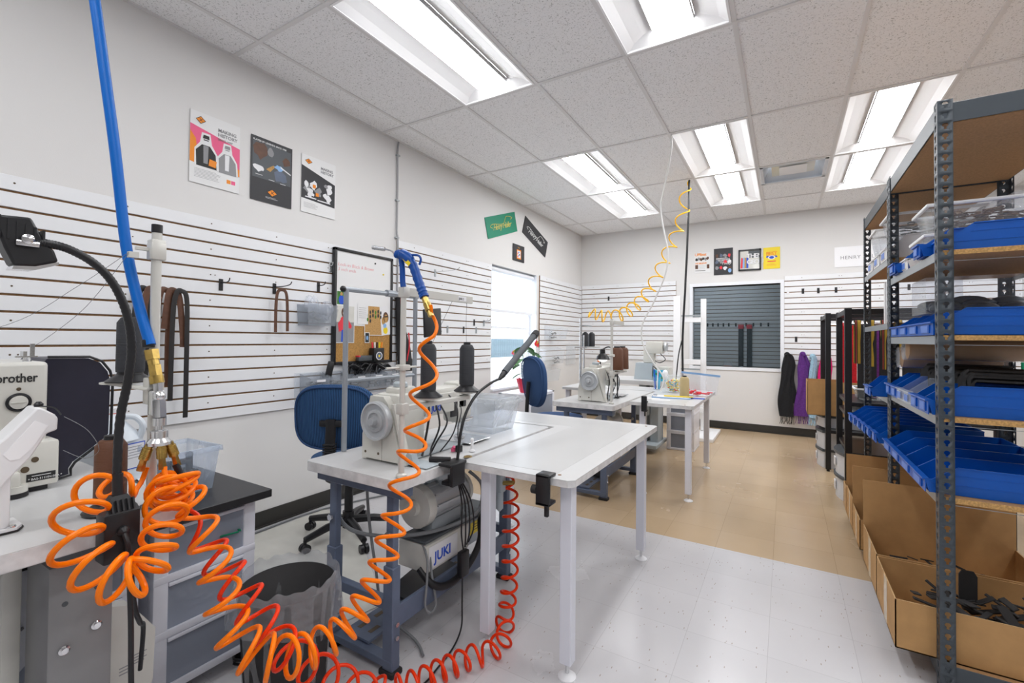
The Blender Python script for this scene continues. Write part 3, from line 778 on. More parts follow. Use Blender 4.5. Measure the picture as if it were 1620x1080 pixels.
for k in range(3): hanging('black_strap', 'blackm', .56 + k * .14, 4.595 + .0, 1.385, .62, .12, f'wide black strap hanging behind the striped straps, {["nearest the aisle", "middle one", "farthest from the aisle"][k]}', 'strap', 'wide black straps', k)
for k in range(5): hanging('red_strap', 'strap_red' if k != 3 else 'strap_purple', .49 + k * .09, 5.713, 1.432, .80 - .03 * (k % 2), .07, [f'bright red strap on the farther black rack, nearest the aisle', 'bright red strap second from the aisle on the farther black rack', 'bright red strap third from the aisle on the farther black rack', 'purple strap between the red ones on the farther black rack', 'red strap deepest on the farther black rack'][k], 'strap', 'red straps', k)
def tub(label, loc, W=.34, D=.42, H=.15):
    t = thing('stacking_tub', label, 'storage tub', loc, 0, 'grey stacking tubs')
    pts = [(0 - .05 * math.sin(PI * i / 8), -D / 2 + D * i / 8) for i in range(9)] + [(W, D / 2), (W, -D / 2)]
    mb('tub_g').prism(pts, H - .02, 'z', 0).build('tub_body', t)
    big = [(a - (.012 if i < 9 else -.0), c * 1.04) for i, (a, c) in enumerate(pts)]
    mb('rim').prism(big, .022, 'z', H - .022).build('rim', t)
    mb('label').bx((-.058, -.05, H * .3), (-.0505, .03, H * .65)).build('card_label', t)
    return t
for k in range(2): tub(f'grey tub on the floor level of the nearer black rack, {["bottom", "upper"][k]} of two', (.405, 4.62, .001 + k * .19), .38, .40, .188)
for k in range(3): tub(f'grey tub with a dark rim under the small cardboard box, {["bottom", "middle", "top"][k]} of three', (.33, 5.72 - 0.0, .001 + k * .185) if k < 2 else (.33, 5.72, .402), .42, .40, .183 if k < 2 else .118)
carton('small cardboard box sticking out into the aisle from the farther black rack', .19, .75, 5.46, 5.86, .525, .86, tape=False, group='small cardboard box')
tote('shallow clear tray on the shelf of the nearer black rack', .4, .3, .09, (.68, 4.62, .802), ('strap_purple', .5, 'dark scraps in the shallow clear tray', 30))
f = mb('paper')
for k in range(6): f.box((.62, 4.62, .704 + k * .005), (.36, .3, .004), .05 * (k % 3))
single('paper_stack', f, 'stack of white papers on the lower shelf of the nearer black rack', 'papers')

# scarves on hooks on the far wall
def scarf(label, m, x, ztop, zbot, w, seed, fringe=False):
    rr = random.Random(seed); t = thing('knitted_scarf', label, 'scarf', (x, BY - .08, 0), 0, 'scarves on the far wall')
    f = mb(m); ph = rr.uniform(0, 6)
    def body(s_, zb, off):
        def g(u, v):
            a = v * 2 * PI; z = ztop - (ztop - zb) * u; k = min(1, .5 + u * 2.2)
            if u < .04: k *= .35 + u * 16
            wx = w * k * (1 + .12 * math.sin(9 * u + ph)) * (.62 + .38 * u)
            return Vector((off + wx / 2 * math.cos(a) + .012 * math.sin(6 * u + ph), s_ * .018 + (.026 + .008 * math.sin(5 * a + 8 * u + ph)) * math.sin(a), z))
        f.grid(g, 30, 20)
    body(-1, zbot, -w * .08); body(.6, zbot + rr.uniform(.05, .2), w * .15)
    f.ball((0, 0, ztop - .015), .045, (.8, .9, .9))
    f.build('scarf_cloth', t)
    if fringe:
        g = mb(m)
        for i in range(14):
            xx = -w * .45 + w * .9 * i / 13; g.tube([(xx, -.02, zbot + .01), (xx + rr.uniform(-.01, .01), -.02, zbot - .05), (xx + rr.uniform(-.02, .02), -.018, zbot - .1)], .003, 5)
        g.build('fringe', t)
    return t
scarf('long black knitted scarf hanging leftmost on the far wall', 'knit_black', .02, 1.09, .26, .17, 1, True)
scarf('purple knitted scarf hanging on the far wall', 'knit_purple', .195, 1.10, .28, .145, 2, True)
scarf('pale blue narrow scarf hanging on the far wall', 'knit_blue', .305, 1.075, .27, .10, 3, True)
scarf('bright pink scarf hanging on the far wall beside the cardboard box', 'knit_pink', .43, 1.10, .20, .17, 4)

# hooks on the slatwalls
def hook(label, loc, rz=0, m='black', L=.0, group='slatwall hooks', plate=(.014, .07)):
    "plate faces local -y, arm points to -y"
    t = thing('slatwall_hook', label, 'hook', loc, rz, group)
    mb(m).bx((-plate[0], -.004, -plate[1] / 2), (plate[0], 0, plate[1] / 2), bev=.001, seg=1).build('hook_plate', t)
    if L: mb('black' if m == 'black' else 'steel').tube(catmull([(0, -.004, .01), (0, -L * .5, .006), (0, -L * .92, .016), (0, -L, .034)], 4), .0032, 8).build('hook_arm', t)
    return t
HB = BY - .0175
for lab, x in (('first', .20), ('second', .37), ('third', .56), ('fourth', .86), ('fifth', 1.06), ('sixth', 1.28)): hook(f'black hook plate in the upper row of the right far-wall panel, {lab} from the left', (x, HB, 1.925), group='black hooks, upper row on the far wall')
hook('single black hook plate low above the scarves on the far wall', (.123, HB, 1.285))
hook('black hook plate high on the far wall left panel', (-2.47, HB, 1.925))
hook('clear hook at the left end of the right far-wall panel', (.03, HB, 1.925), m='label')
for k, x in enumerate((-.97, -.90, -.83, -.76, -.69, -.60, -.47, -.38, -.29, -.20)):
    x2 = (x) * 1.42; hook(f'black hook in the row seen through the inside window, {["first", "second", "third", "fourth", "fifth", "sixth", "seventh", "eighth", "ninth", "tenth"][k]} from the left', (x2, BY + 2.96, 1.58), group='hooks in the next room')

# straps and belts further right behind the shelving
black_rack('long black rail of dark belts seen through the gaps of the shelving, far right', 1.75, 3.6, 5.55, 6.1, 1.5, (.3,), 1.38)
ORD = 'first second third fourth fifth sixth seventh eighth ninth tenth eleventh twelfth thirteenth fourteenth fifteenth sixteenth seventeenth eighteenth nineteenth twentieth'.split()
cols = ['strap_green', 'blackm', 'strap_teal', 'blackm', 'leatherb', 'strap_purple', 'blackm', 'strap_teal', 'blackm', 'leatherb', 'strap_red', 'blackm', 'leather', 'blackm', 'blackm', 'strap_purple', 'blackm', 'strap_teal', 'blackm', 'leatherb']
nm = {'strap_green': 'green', 'blackm': 'matt black', 'strap_teal': 'teal blue', 'leatherb': 'glossy black', 'strap_purple': 'dark purple', 'strap_red': 'red', 'leather': 'brown leather'}
for k in range(20): hanging('hanging_belt', cols[k], 1.84 + k * .088, 5.7975, 1.382, .72, .082, f'{nm[cols[k]]} belt on the long rail beyond the shelving, {ORD[k]} from the left', 'belt', 'belts on the long rail', k)
t = thing('packing_table', 'white-topped table beyond the shelving holding tan rolls', 'table', (1.75, 4.1, 0))
mb('table').bx((0, 0, .86), (1.6, .7, .89), bev=.004).build('tabletop', t)
for x in (.04, 1.52):
    for y in (.04, .62): mb('leg').bx((x, y, 0), (x + .045, y + .045, .86)).build('leg', t)
for k in range(2):
    f = mb('card').cyl((1.8, 4.3 + k * .16, .955), (2.9, 4.3 + k * .16, .955), .06, n=18)
    single('paper_roll', f, ['tan paper roll on the white table beyond the shelving, nearer one', 'tan paper roll on the white table beyond the shelving, farther one'][k], 'roll', 'paper rolls')
carton('cardboard box standing on the white table beyond the shelving', 3.0, 3.3, 4.2, 4.5, .892, 1.05, tape=False, group='box on the white table')

# ================================================================ sewing stations in the middle of the room
TZ = .75
def rounded_rect(x0, y0, x1, y1, r, n=5):
    P = []
    for cx, cy, a0 in ((x1 - r, y1 - r, 0), (x0 + r, y1 - r, 90), (x0 + r, y0 + r, 180), (x1 - r, y0 + r, 270)):
        for i in range(n + 1):
            a = math.radians(a0 + 90 * i / n); P.append((cx + r * math.cos(a), cy + r * math.sin(a)))
    return P
def bench(label, loc):
    "industrial machine stand, origin at the near left corner of the top on the floor; 0.53 x 1.2"
    t = thing('sewing_bench', label, 'workbench', loc, 0, 'machine benches')
    f = mb('table'); f.prism(rounded_rect(0, 0, .525, 1.205, .03), .038, 'z', TZ - .04); f.m('tedge').prism(rounded_rect(-.001, -.001, .526, 1.206, .031), .034, 'z', TZ - .038)
    f.build('tabletop', t)
    for y in (.055, .86):
        for x in (.075, .40):
            f = mb('bench').bx((x, y, .02), (x + .052, y + .04, .40), bev=.003, seg=1).bx((x + .006, y + .006, .38), (x + .046, y + .034, .70), bev=.003, seg=1); f.build('leg', t)
            for p_, q_, r_ in (((x + .054, y + .02, .14), (x + .060, y + .02, .14), .009), ((x + .054, y + .02, .19), (x + .060, y + .02, .19), .009), ((x + .026, y - .002, .52), (x + .026, y - .010, .52), .014)): mb('steel').cyl(p_, q_, r_, n=6).build('bolt', t)
            mb('blackm').bx((x - .012, y - .008, 0), (x + .062, y + .048, .022), bev=.006).build('rubber_foot', t)
        mb('bench').bx((-.0 + .02, y - .01, .665), (.50, y + .05, .71), bev=.003, seg=1).build('top_bracket', t)
        mb('bench').bx((.12, y + .004, .235), (.41, y + .036, .275), bev=.002, seg=1).build('crossbar', t)
        mb('bench').bx((.07, y - .002, .03), (.45, y + .042, .058), bev=.002, seg=1).build('foot_bar', t)
    mb('bench').bx((.432, .06, .17), (.448, .90, .25), bev=.002, seg=1).build('side_rail', t)
    f = mb('bench').bx((.16, .08, .062), (.30, .87, .072))
    f.m('hole')
    for k in range(9): f.bx((.19, .12 + k * .085, .0722), (.21, .17 + k * .085, .0728)); f.bx((.25, .12 + k * .085, .0722), (.27, .17 + k * .085, .0728))
    f.build('treadle_rail', t)
    mb('black').box((.24, .48, .12), (.22, .30, .016), Matrix.Rotation(.16, 4, 'X'), bev=.006).build('treadle', t)
    return t
def ltable(label, loc):
    "white wrap-around table with a cut-out for the bench; origin = near left corner of its near edge"
    t = thing('extension_table', label, 'table', loc, 0, 'white wrap-around tables')
    out = [(-.02, 0), (.455, 0), (.475, .02), (.475, 1.235), (.46, 1.255), (-.62, 1.255), (-.62, .885), (-.02, .885)]
    f = mb('table').prism(out, .004, 'z', TZ - .004)
    f.m('tedge').prism([(-.02, 0), (.455, 0), (.475, .02), (.475, 1.235), (.46, 1.255), (-.62, 1.255), (-.62, .885), (-.02, .885)], .022, 'z', TZ - .0262)
    f.m('tablein').prism([(.06, .06), (.385, .06), (.385, 1.19), (-.5, 1.19), (-.5, .95), (.06, .95)], .0006, 'z', TZ)
    f.m('mdf').cyl((.40, .05, TZ), (.40, .05, TZ + .0008), .007, n=12).cyl((.42, 1.20, TZ), (.42, 1.20, TZ + .0008), .007, n=12)
    f.build('tabletop', t)
    for x, y in ((.045, .05), (.40, .055), (.385, 1.12), (-.50, 1.12)):
        lg = mb('leg').bx((x, y, .055), (x + .047, y + .047, TZ - .026), bev=.003, seg=1).build('leg', t)
        f = mb('steel').cyl((x + .0235, y + .0235, .008), (x + .0235, y + .0235, .06), .007, n=10)
        f.m('label').lathe((x + .0235, y + .0235, 0), [(.034, 0), (.034, .005), (.022, .012), (.012, .016)], n=24); f.build('levelling_foot', lg)
    return t
def machine(label, loc, small=False):
    t = thing('sewing_machine', label, 'sewing machine', loc, 0, 'flatbed sewing machines with large handwheels')
    f = mb('machine')
    f.prism([(-.115, 0), (.115, 0), (.03, .235), (.005, .262), (-.07, .262), (-.115, .10)], .035, 'y', 0)
    f.bx((-.085, .035, .0), (.055, .20, .27), bev=.016)
    f.bx((-.06, .17, .15), (.05, .50, .275), bev=.022)
    f.bx((-.055, .44, .09), (.045, .56, .29), bev=.02)
    f.bx((-.05, .06, .255), (.03, .17, .295), bev=.012)
    f.lathe((.0, .53, .30), [(.012, 0), (.014, .02), (.006, .03)], n=12)
    f.m('hole')
    for p in ((-.095, .03), (-.02, .03), (-.02, .11), (-.095, .20), (.0, .235)): f.cyl((p[0], -.0012, p[1]), (p[0], .001, p[1]), .0055, n=10)
    f.bx((-.0005, -.0006, .0), (.0005, .0004, .19))
    f.m('machine2').bx((-.09, .0, .0), (.09, .62, .006), bev=.001, seg=1)
    f.build('machine_body', t)
    w = mb('wheel'); w.lathe((-.01, -.004, .168), [(.02, 0), (.074, .002), (.078, .008), (.078, .03), (.070, .034), (.066, .024), (.046, .022), (.044, .030), (.034, .032), (.030, .024), (.016, .026), (.014, .05), (.008, .05)], (0, -1, 0), n=40)
    w.build('handwheel', t)
    g = mb('machine').prism([(.045, .235), (.058, .235), (.13, 0), (.115, 0)], .03, 'y', .004); g.build('belt_guard', t)
    s = mb('steel'); s.cyl((-.0, .505, .02), (0, .505, .10), .0045, n=10).cyl((.018, .505, .03), (.018, .505, .11), .0035, n=8).bx((-.012, .492, .010), (.03, .52, .020), bev=.002).bx((-.02, .47, .09), (.055, .53, .10), bev=.003).bx((.04, .46, .10), (.06, .55, .115), bev=.003)
    s.tube([(.05, .45, .11), (.09, .43, .10), (.11, .40, .105)], .003, 6).cyl((-.03, .50, .08), (-.03, .50, .16), .006, n=8)
    s.build('presser_foot', t)
    mb('black').bx((.0455, .38, .13), (.052, .43, .22), bev=.002).bx((.0455, .445, .17), (.05, .50, .23), bev=.001).build('thread_tension', t)
    mb('steel').bx((-.06, .42, .006), (.13, .60, .009), bev=.001, seg=1).build('needle_plate', t)
    k = mb('black')
    k.tube(catmull([(.055, .26, .22), (.10, .24, .12), (.09, .20, .03), (.12, .16, .006)], 6), .004, 6).tube(catmull([(.052, .30, .2), (.11, .28, .13), (.10, .22, .05), (.10, .18, .006)], 6), .004, 6).tube(catmull([(.05, .22, .24), (.09, .18, .16), (.085, .16, .05), (.09, .14, .004)], 6), .005, 6)
    k.tube(catmull([(.04, .36, .25), (.12, .34, .18), (.13, .30, .08), (.12, .22, .01)], 6), .0032, 6)
    k.build('cable', t)
    mb('machine2').lathe((.0, .10, .296), [(.03, 0), (.03, .014), (.024, .02)], n=20).build('oil_cap', t)
    v = mb('machine'); v.bx((.048, .20, .16), (.056, .40, .25), bev=.002, seg=1); v.build('side_cover', t)
    return t
def cone(label, loc, m, h=.175, r=.031, group=None, saucer=True, taper=1.0):
    t = thing('thread_cone', label, 'thread cone', loc, 0, group)
    z0 = .028 if saucer else 0
    if saucer: mb('black').lathe((0, 0, 0), [(.055, 0), (.056, .003), (.03, .022), (.028, .030)], n=28).build('cone_base', t)
    mb(m).lathe((0, 0, z0), [(r, 0), (r * 1.02, .01), (r * taper, h * .84), (r * .72, h * .93), (r * .55, h * .94)], n=28).build('thread_winding', t)
    mb('black').cyl((0, 0, z0 + h * .93), (0, 0, z0 + h), r * .5, r * .46, n=18).build('spool_top', t)
    return t
def thread_stand(label, loc, top=.70, arm_z=.26, top_len=.28, base_len=.38, pins=(.11, .36), txt=None):
    "pole with a saucer arm and a top guide arm, both reaching along +y"
    t = thing('thread_stand', label, 'thread stand', loc, 0, 'thread stands')
    mb('pole').cyl((0, 0, .01), (0, 0, top), .0105, n=14).lathe((0, 0, 0), [(.02, 0), (.02, .008), (.013, .014)], n=18).build('pole', t)
    f = mb('pole').bx((-.016, -.016, arm_z - .02), (.016, .02, arm_z + .02), bev=.003).bx((-.012, .01, arm_z - .008), (.012, base_len + .03, arm_z + .010), bev=.002, seg=1)
    for p in pins: f.lathe((0, p, arm_z + .012), [(.006, 0), (.05, .012), (.05, .016)], n=24).cyl((0, p, arm_z), (0, p, arm_z + .012), .008, n=10)
    f.build('saucer_arm', t)
    f = mb('pole').bx((-.014, -.014, top - .05), (.014, .018, top - .012), bev=.003).bx((-.007, .01, top - .044), (.007, top_len, top - .012), bev=.002, seg=1); a = f.build('guide_arm', t)
    if txt:
        mb('label').bx((.0072, top_len - .105, top - .038), (.0078, top_len - .05, top - .018)).build('name_label', a)
        text(txt, .013, 'ink', (.0082, top_len - .102, top - .033), ROT_E, a)
    mb('pole').bx((-.02, -.018, top * .55), (.02, .02, top * .55 + .02), bev=.003).cyl((0, -.08, top * .55 + .01), (0, .07, top * .55 + .01), .004, n=8).build('thread_guide', t)
    return t

def station(ox, oy, first):
    w = 'in the foreground centre' if first else 'at the second station further back'
    bench(f'white-topped machine bench on blue-grey steel legs {w}', (-1.692 + ox, 1.178 + oy, 0))
    ltable(f'white table wrapped round the bench {w}, on pale square legs', (-1.12 + ox, 1.505 + oy, 0))
    m = machine(f'cream industrial sewing machine with a big handwheel {w}', (-1.405 + ox, 1.325 + oy, TZ + .001))
    if first:
        text('JUKI', .035, 'blueink', (.0572, .235, .175), ROT_E, m, 'maker_lettering', bold=.001)
    return m
station(0, 0, True)
station(.045, 2.21, False)
thread_stand('pale pole with a guide arm, in front of the nearest sewing machine', (-1.195, 1.222, TZ + .001), .70, .245, .42, .37, (.14, .39), 'JUKI 2')
cone('tall black thread cone on its saucer, left of two above the nearest machine', (-1.195, 1.362, TZ + .275), 'thread_b', .19, .030, 'black thread cones')
cone('tall black thread cone on its saucer, right of two above the nearest machine', (-1.195, 1.612, TZ + .275), 'thread_b', .185, .032, 'black thread cones')
f = mb('thread_b')
for a in ((1.362, 1.50), (1.612, 1.60)):
    f.tube(catmull([(-1.195, a[0], 1.205), (-1.205, (a[0] + a[1]) / 2 + .01, 1.30), (-1.19, a[1], 1.41)], 8), .0007, 4)
single('loose_thread', f, 'thin dark threads running from the black cones up to the guide arm', 'thread')
# tube frame behind the machine
f = mb('tube'); FX = -1.68
f.cyl((FX, 1.362, TZ), (FX, 1.362, 1.47), .0115).cyl((FX, 1.805, TZ), (FX, 1.805, 1.475), .0115).cyl((FX, 1.35, 1.468), (FX, 1.82, 1.472), .0115).cyl((FX, 1.362, 1.06), (FX, 1.805, 1.06), .009)
f.m('black').ball((FX, 1.345, 1.468), .014)
f.m('tube').cyl((FX, 1.60, 1.472), (FX, 1.66, 1.472), .017)
single('tube_frame', f, 'grey tube frame standing behind the nearest sewing machine', 'tube stand')
t = thing('tablet_arm_screen', 'dark flat screen turned sideways on the tube frame behind the nearest machine', 'screen', (-1.68, 1.80, 1.30))
mb('black').box((.02, .12, .04), (.012, .2, .15), Matrix.Rotation(.25, 4, 'Z') @ Matrix.Rotation(.1, 4, 'X'), bev=.004).build('screen', t)

# motor and control box hanging under the bench
def motor(ox, oy, first):
    w = 'nearest bench' if first else 'second bench'
    t = thing('clutch_motor', f'ribbed grey electric motor hanging under the {w}', 'motor', (-1.36 + ox, 1.47 + oy, .53), 0, 'motors under the benches')
    f = mb('wheel'); f.cyl((0, .05, 0), (0, .30, 0), .072, n=28)
    for k in range(10):
        a = PI * 2 * k / 10; f.box((.074 * math.cos(a), .175, .074 * math.sin(a)), (.012, .22, .006), Matrix.Rotation(-a, 4, 'Y'))
    f.build('motor_body', t)
    mb('machine').lathe((0, 0, 0), [(.088, 0), (.09, .012), (.09, .045), (.075, .055)], (0, 1, 0), n=32).lathe((0, 0, 0), [(.03, -.02), (.034, -.002), (.034, 0)], (0, 1, 0), n=20).build('pulley_cover', t)
    mb('machine').lathe((0, .30, 0), [(.08, 0), (.08, .02), (.05, .05), (.02, .055)], (0, 1, 0), n=28).build('end_cap', t)
    mb('machine2').bx((.0, .13, .06), (.05, .20, .115), bev=.01).bx((-.04, .09, .10), (.06, .25, .178), bev=.006).cyl((-.0, .08, .10), (.0, .24, .10), .02, n=16).build('mounting_bracket', t)
    mb('machine2').bx((-.05, .06, -.13), (.05, .26, -.06), bev=.004).build('lower_bracket', t)
    t = thing('control_box', f'white control box with cables under the {w}', 'control box', (-1.42 + ox, 1.44 + oy, .285), 0, 'control boxes under the benches')
    f = mb('machine'); f.bx((0, 0, 0), (.16, .29, .115), bev=.008); f.build('box_body', t)
    mb('rim').bx((.01, .0, .117), (.15, .52, .13), bev=.003).build('box_top', t)
    mb('label').bx((.161, .012, .012), (.163, .20, .105), bev=.001).build('front_plate', t)
    mb('machine2').bx((.02, .29, .0), (.15, .52, .11), bev=.006).build('rear_housing', t)
    mb('yellowp').bx((.1505, .31, .045), (.152, .45, .10)).build('warning_label', t)
    if first: text('JUKI', .058, 'blueink', (.1635, .045, .035), ROT_E, t, 'maker_lettering', bold=.0012)
    f = mb('ink')
    for k in range(3): f.bx((.1522, .33, .085 - k * .012), (.1525, .43, .088 - k * .012))
    f.build('warning_print', t)
    return t
motor(0, 0, True); motor(.045, 2.21, False)
g = 'cables under the nearest bench'
def cable(name, m, pts, r, label, cat='cable', grp=None, n=8, sub=6): return single(name, mb(m).tube(catmull(pts, sub), r, n), label, cat, grp)
cable('corrugated_hose', 'black', [(-1.30, 1.44, .30), (-1.24, 1.45, .25), (-1.225, 1.52, .215), (-1.22, 1.62, .22), (-1.21, 1.70, .27), (-1.215, 1.76, .33), (-1.23, 1.78, .40), (-1.25, 1.84, .42)], .015, 'thick black corrugated hose looping round the white control box', 'hose', n=12)
cable('grey_cable', 'gcord', [(-1.62, 1.32, .68), (-1.66, 1.30, .56), (-1.58, 1.30, .46), (-1.45, 1.36, .43), (-1.30, 1.45, .44), (-1.24, 1.62, .44), (-1.22, 1.75, .46), (-1.24, 1.80, .56), (-1.30, 1.78, .62)], .008, 'thick grey cable running under the nearest bench to the motor')
cable('grey_cable', 'gcord', [(-1.30, 1.45, .41), (-1.25, 1.43, .36), (-1.24, 1.42, .27), (-1.23, 1.40, .19), (-1.22, 1.42, .155), (-1.225, 1.46, .17), (-1.24, 1.455, .26), (-1.26, 1.46, .35)], .005, 'thin grey cable looped in front of the side rail of the nearest bench')
cable('grey_cable', 'gcord', [(-1.50, 1.33, .70), (-1.49, 1.34, .5), (-1.47, 1.36, .3), (-1.46, 1.40, .10), (-1.30, 1.42, .02), (-1.22, 1.38, .008)], .006, 'straight grey cable dropping from the bench to the floor')
t = thing('power_brick', 'black power brick hanging on its cords beside the side rail', 'power adapter', (-1.205, 1.615, .275)); mb('black').bx((-.014, -.028, -.055), (.014, .028, .055), bev=.006).build('brick_body', t)
for k in range(4):
    o = cable('black_cable', 'black', [(-1.16 - .01 * k, 1.50 + .01 * k, .70), (-1.175, 1.56 + .02 * k, .56), (-1.19, 1.58 + .03 * k, .42), (-1.205, 1.615 + .012 * k, .335 + .006 * k)], .0035, f'black cord hanging from the clamp lamp to the power brick, {["nearest", "second", "third", "farthest"][k]} of the bunch', 'cable', 'black cords beside the power brick')
cable('black_cable', 'black', [(-1.205, 1.61, .22), (-1.19, 1.59, .12), (-1.17, 1.56, .04), (-1.15, 1.48, .007), (-1.13, 1.36, .006), (-1.12, 1.28, .006), (-1.13, 1.18, .006)], .0035, 'thin black cord running from the power brick across the floor')

# gooseneck lamp clamped to the nearest table corner
t = thing('clamp_lamp', 'black clamp lamp with a long bent neck and stick head, on the nearest bench edge', 'lamp', (-1.135, 1.455, TZ))
mb('black').bx((-.035, -.06, .001), (.03, .045, .014), bev=.005).bx((.015, -.05, -.075), (.032, .03, .012), bev=.004).bx((-.03, -.045, -.075), (.03, .03, -.058), bev=.004).cyl((-.01, -.01, -.058), (-.01, -.01, -.041), .012).tube([(-.10, -.03, .012), (-.06, -.02, .016), (-.02, -.0, .016)], [.013, .011, .011], 10).build('clamp', t)
NK = [(-.002, .02, .0), (-.003, .03, .05), (-.004, .045, .12), (-.005, .085, .20), (-.005, .16, .265), (-.005, .27, .305), (-.005, .345, .318)]
mb('black').tube(catmull(NK, 8), .0062, 12).build('gooseneck', t)
mb('black').tube([(-.005, .335, .316), (-.005, .365, .333), (-.005, .38, .345)], [.008, .015, .013], 12).build('swivel_joint', t)
h = mb('rim').tube([(-.005, .38, .345), (-.005, .52, .43), (-.005, .675, .522)], .0165, 14).build('lamp_head', t)
mb('black').tube([(-.005, .67, .519), (-.005, .70, .537)], .0195, 14).build('head_cap', t)
t = thing('table_clamp', 'black screw clamp gripping the front edge of the foreground table', 'clamp', (-.755, 1.50, TZ))
mb('black').bx((-.028, -.018, -.10), (.028, -.004, .012), bev=.004).bx((-.028, -.018, .001), (.028, .04, .012), bev=.003).bx((-.028, -.018, -.10), (.028, .04, -.088), bev=.003).build('clamp_frame', t)
mb('black').cyl((0, .02, -.14), (0, .02, -.028), .006, n=10).bx((-.008, .012, -.15), (.008, .028, -.105), bev=.003).build('clamp_screw', t)
mb('blackm').cyl((-.05, .0, -.05), (-.03, .0, -.05), .016, n=14).build('knob', t)
# air regulator under the foreground table
t = thing('air_regulator', 'small grey air regulator with brass fittings hanging under the foreground table', 'air regulator', (-1.05, 1.66, .60))
mb('machine2').bx((-.02, -.02, 0), (.02, .02, .075), bev=.004).cyl((0, 0, -.07), (0, 0, 0), .017, n=16).lathe((0, 0, -.085), [(.002, 0), (.012, .01), (.015, .02)], n=14).build('filter_bowl', t)
mb('brass').cyl((.02, 0, .04), (.07, 0, .05), .010, n=6).cyl((-.02, 0, .05), (.0, 0, .12), .012, n=6).build('brass_fitting', t)
mb('blackm').cyl((0, 0, .075), (0, 0, .115), .018, n=16).build('regulator_knob', t)

# small things on the nearest bench
t = thing('thread_post', 'small white upright peg on the nearest bench', 'peg', (-1.20, 1.665, TZ + .001)); mb('white').lathe((0, 0, 0), [(.014, 0), (.012, .006), (.007, .012), (.007, .05), (.009, .052), (.006, .058)], n=16).build('peg', t)
single('bobbin_winder', mb('machine2').prism([(0, 0), (.07, 0), (.05, .045), (.03, .05)], .03, 'y', 0).bx((0, -.0, 0), (.13, .09, .003)), 'small white wedge-shaped bracket by the thread stand pole on the nearest bench', 'bracket', None, (-1.31, 1.34, TZ + .001))
for i, (x, y) in enumerate(((-1.23, 1.44), (-1.16, 1.58))): single('grommet', mb('brass').lathe((0, 0, 0), [(.018, 0), (.018, .002), (.010, .0022), (.010, .0005)], n=20), ['brass ringed hole cover on the nearest bench, nearer one', 'brass ringed hole cover on the nearest bench beside the lamp clamp'][i], 'grommet', None, (x, y, TZ + .0005))
single('bobbin', mb('pinkink').cyl((0, 0, 0), (0, 0, .012), .011).cyl((.0, .0, .013), (.006, 0, .02), .008), 'tiny pink and black bobbin lying on the nearest bench', 'bobbin', None, (-1.27, 1.62, TZ + .001))
t = thing('sensor_plug', 'small black plug on a wire lying on the nearest bench', 'plug', (-1.24, 1.62, TZ + .001)); mb('black').bx((-.012, -.012, 0), (.012, .014, .03), bev=.004).tube(catmull([(0, 0, .03), (-.03, .03, .09), (-.05, .08, .16), (-.07, .10, .19)], 6), .0022, 6).build('plug_body', t)
# nested clear bins at the far end of the nearest bench
t = thing('clear_nested_bins', 'two nested empty clear plastic bins on the white table of the nearest station', 'storage bin', (-1.44, 2.12, TZ + .001), .0)
def open_bin(f, W, D, H, tz, k=.78, th=.002, lip=.01):
    w, d = W / 2, D / 2
    q = [(-w * k, -d * k), (w * k, -d * k), (w * k, d * k), (-w * k, d * k)]; Q = [(-w, -d), (w, -d), (w, d), (-w, d)]
    for i in range(4):
        (a, c), (d_, e) = q[i], q[(i + 1) % 4]; (a2, c2), (d2, e2) = Q[i], Q[(i + 1) % 4]
        f.quad((a, c, tz), (d_, e, tz), (d2, e2, tz + H), (a2, c2, tz + H))
        f.quad((a2, c2, tz + H), (d2, e2, tz + H), (d2 * 1.06, e2 * 1.06, tz + H), (a2 * 1.06, c2 * 1.06, tz + H))
        f.quad((a2 * 1.06, c2 * 1.06, tz + H), (d2 * 1.06, e2 * 1.06, tz + H), (d2 * 1.07, e2 * 1.07, tz + H - .018), (a2 * 1.07, c2 * 1.07, tz + H - .018))
    f.quad(*[(a, c, tz) for a, c in q])
    return f
open_bin(mb('clearw'), .30, .26, .165, .0).build('outer_bin', t, [('SOLIDIFY', dict(thickness=.002))])
open_bin(mb('clearw'), .28, .24, .15, .03).build('inner_bin', t, [('SOLIDIFY', dict(thickness=.002))])

# ---------------------------------------------------------------- second station extras
thread_stand('pale pole with two brown thread cones beside the second sewing machine', (-1.178, 3.50, TZ + .001), .67, .235, .30, .34, (.13, .25))
cone('brown thread cone on the second station, nearer of two', (-1.178, 3.63, TZ + .262), 'thread_br', .19, .052, 'brown thread cones', False, .95)
cone('brown thread cone on the second station, farther of two', (-1.172, 3.76, TZ + .262), 'thread_br', .19, .050, 'brown thread cones', False, .95)
t = thing('task_lamp', 'small black bell-shaped lamp with a lit pale bulb over the second machine', 'lamp', (-1.30, 3.86, TZ))
mb('black').lathe((-.08, 0, .33), [(.062, 0), (.05, .03), (.022, .055), (.02, .09), (.008, .095)], n=24).build('lamp_shade', t)
mb('lampglow').ball((-.08, 0, .34), .045, (1, 1, .7)).build('bulb', t)
mb('black').tube(catmull([(-.08, 0, .42), (-.02, .01, .44), (.04, .01, .36), (.05, .01, .2), (.05, .01, .0)], 6), .006, 8).bx((.02, -.0, .28), (.05, .03, .36), bev=.004).build('lamp_arm', t)
mb('black').lathe((.05, .01, .001), [(.02, 0), (.02, .008), (.01, .014)], n=16).build('lamp_foot', t)
t = thing('table_clamp', 'black screw clamp on the front edge of the second white table', 'clamp', (-.975, 3.715, TZ))
mb('black').bx((-.022, -.018, -.06), (.022, -.004, .055), bev=.004).bx((-.022, -.018, .001), (.022, .03, .012), bev=.003).bx((-.022, -.018, -.07), (.022, .03, -.058), bev=.003).cyl((0, .015, -.11), (0, .015, -.03), .006, n=10).build('clamp_frame', t)
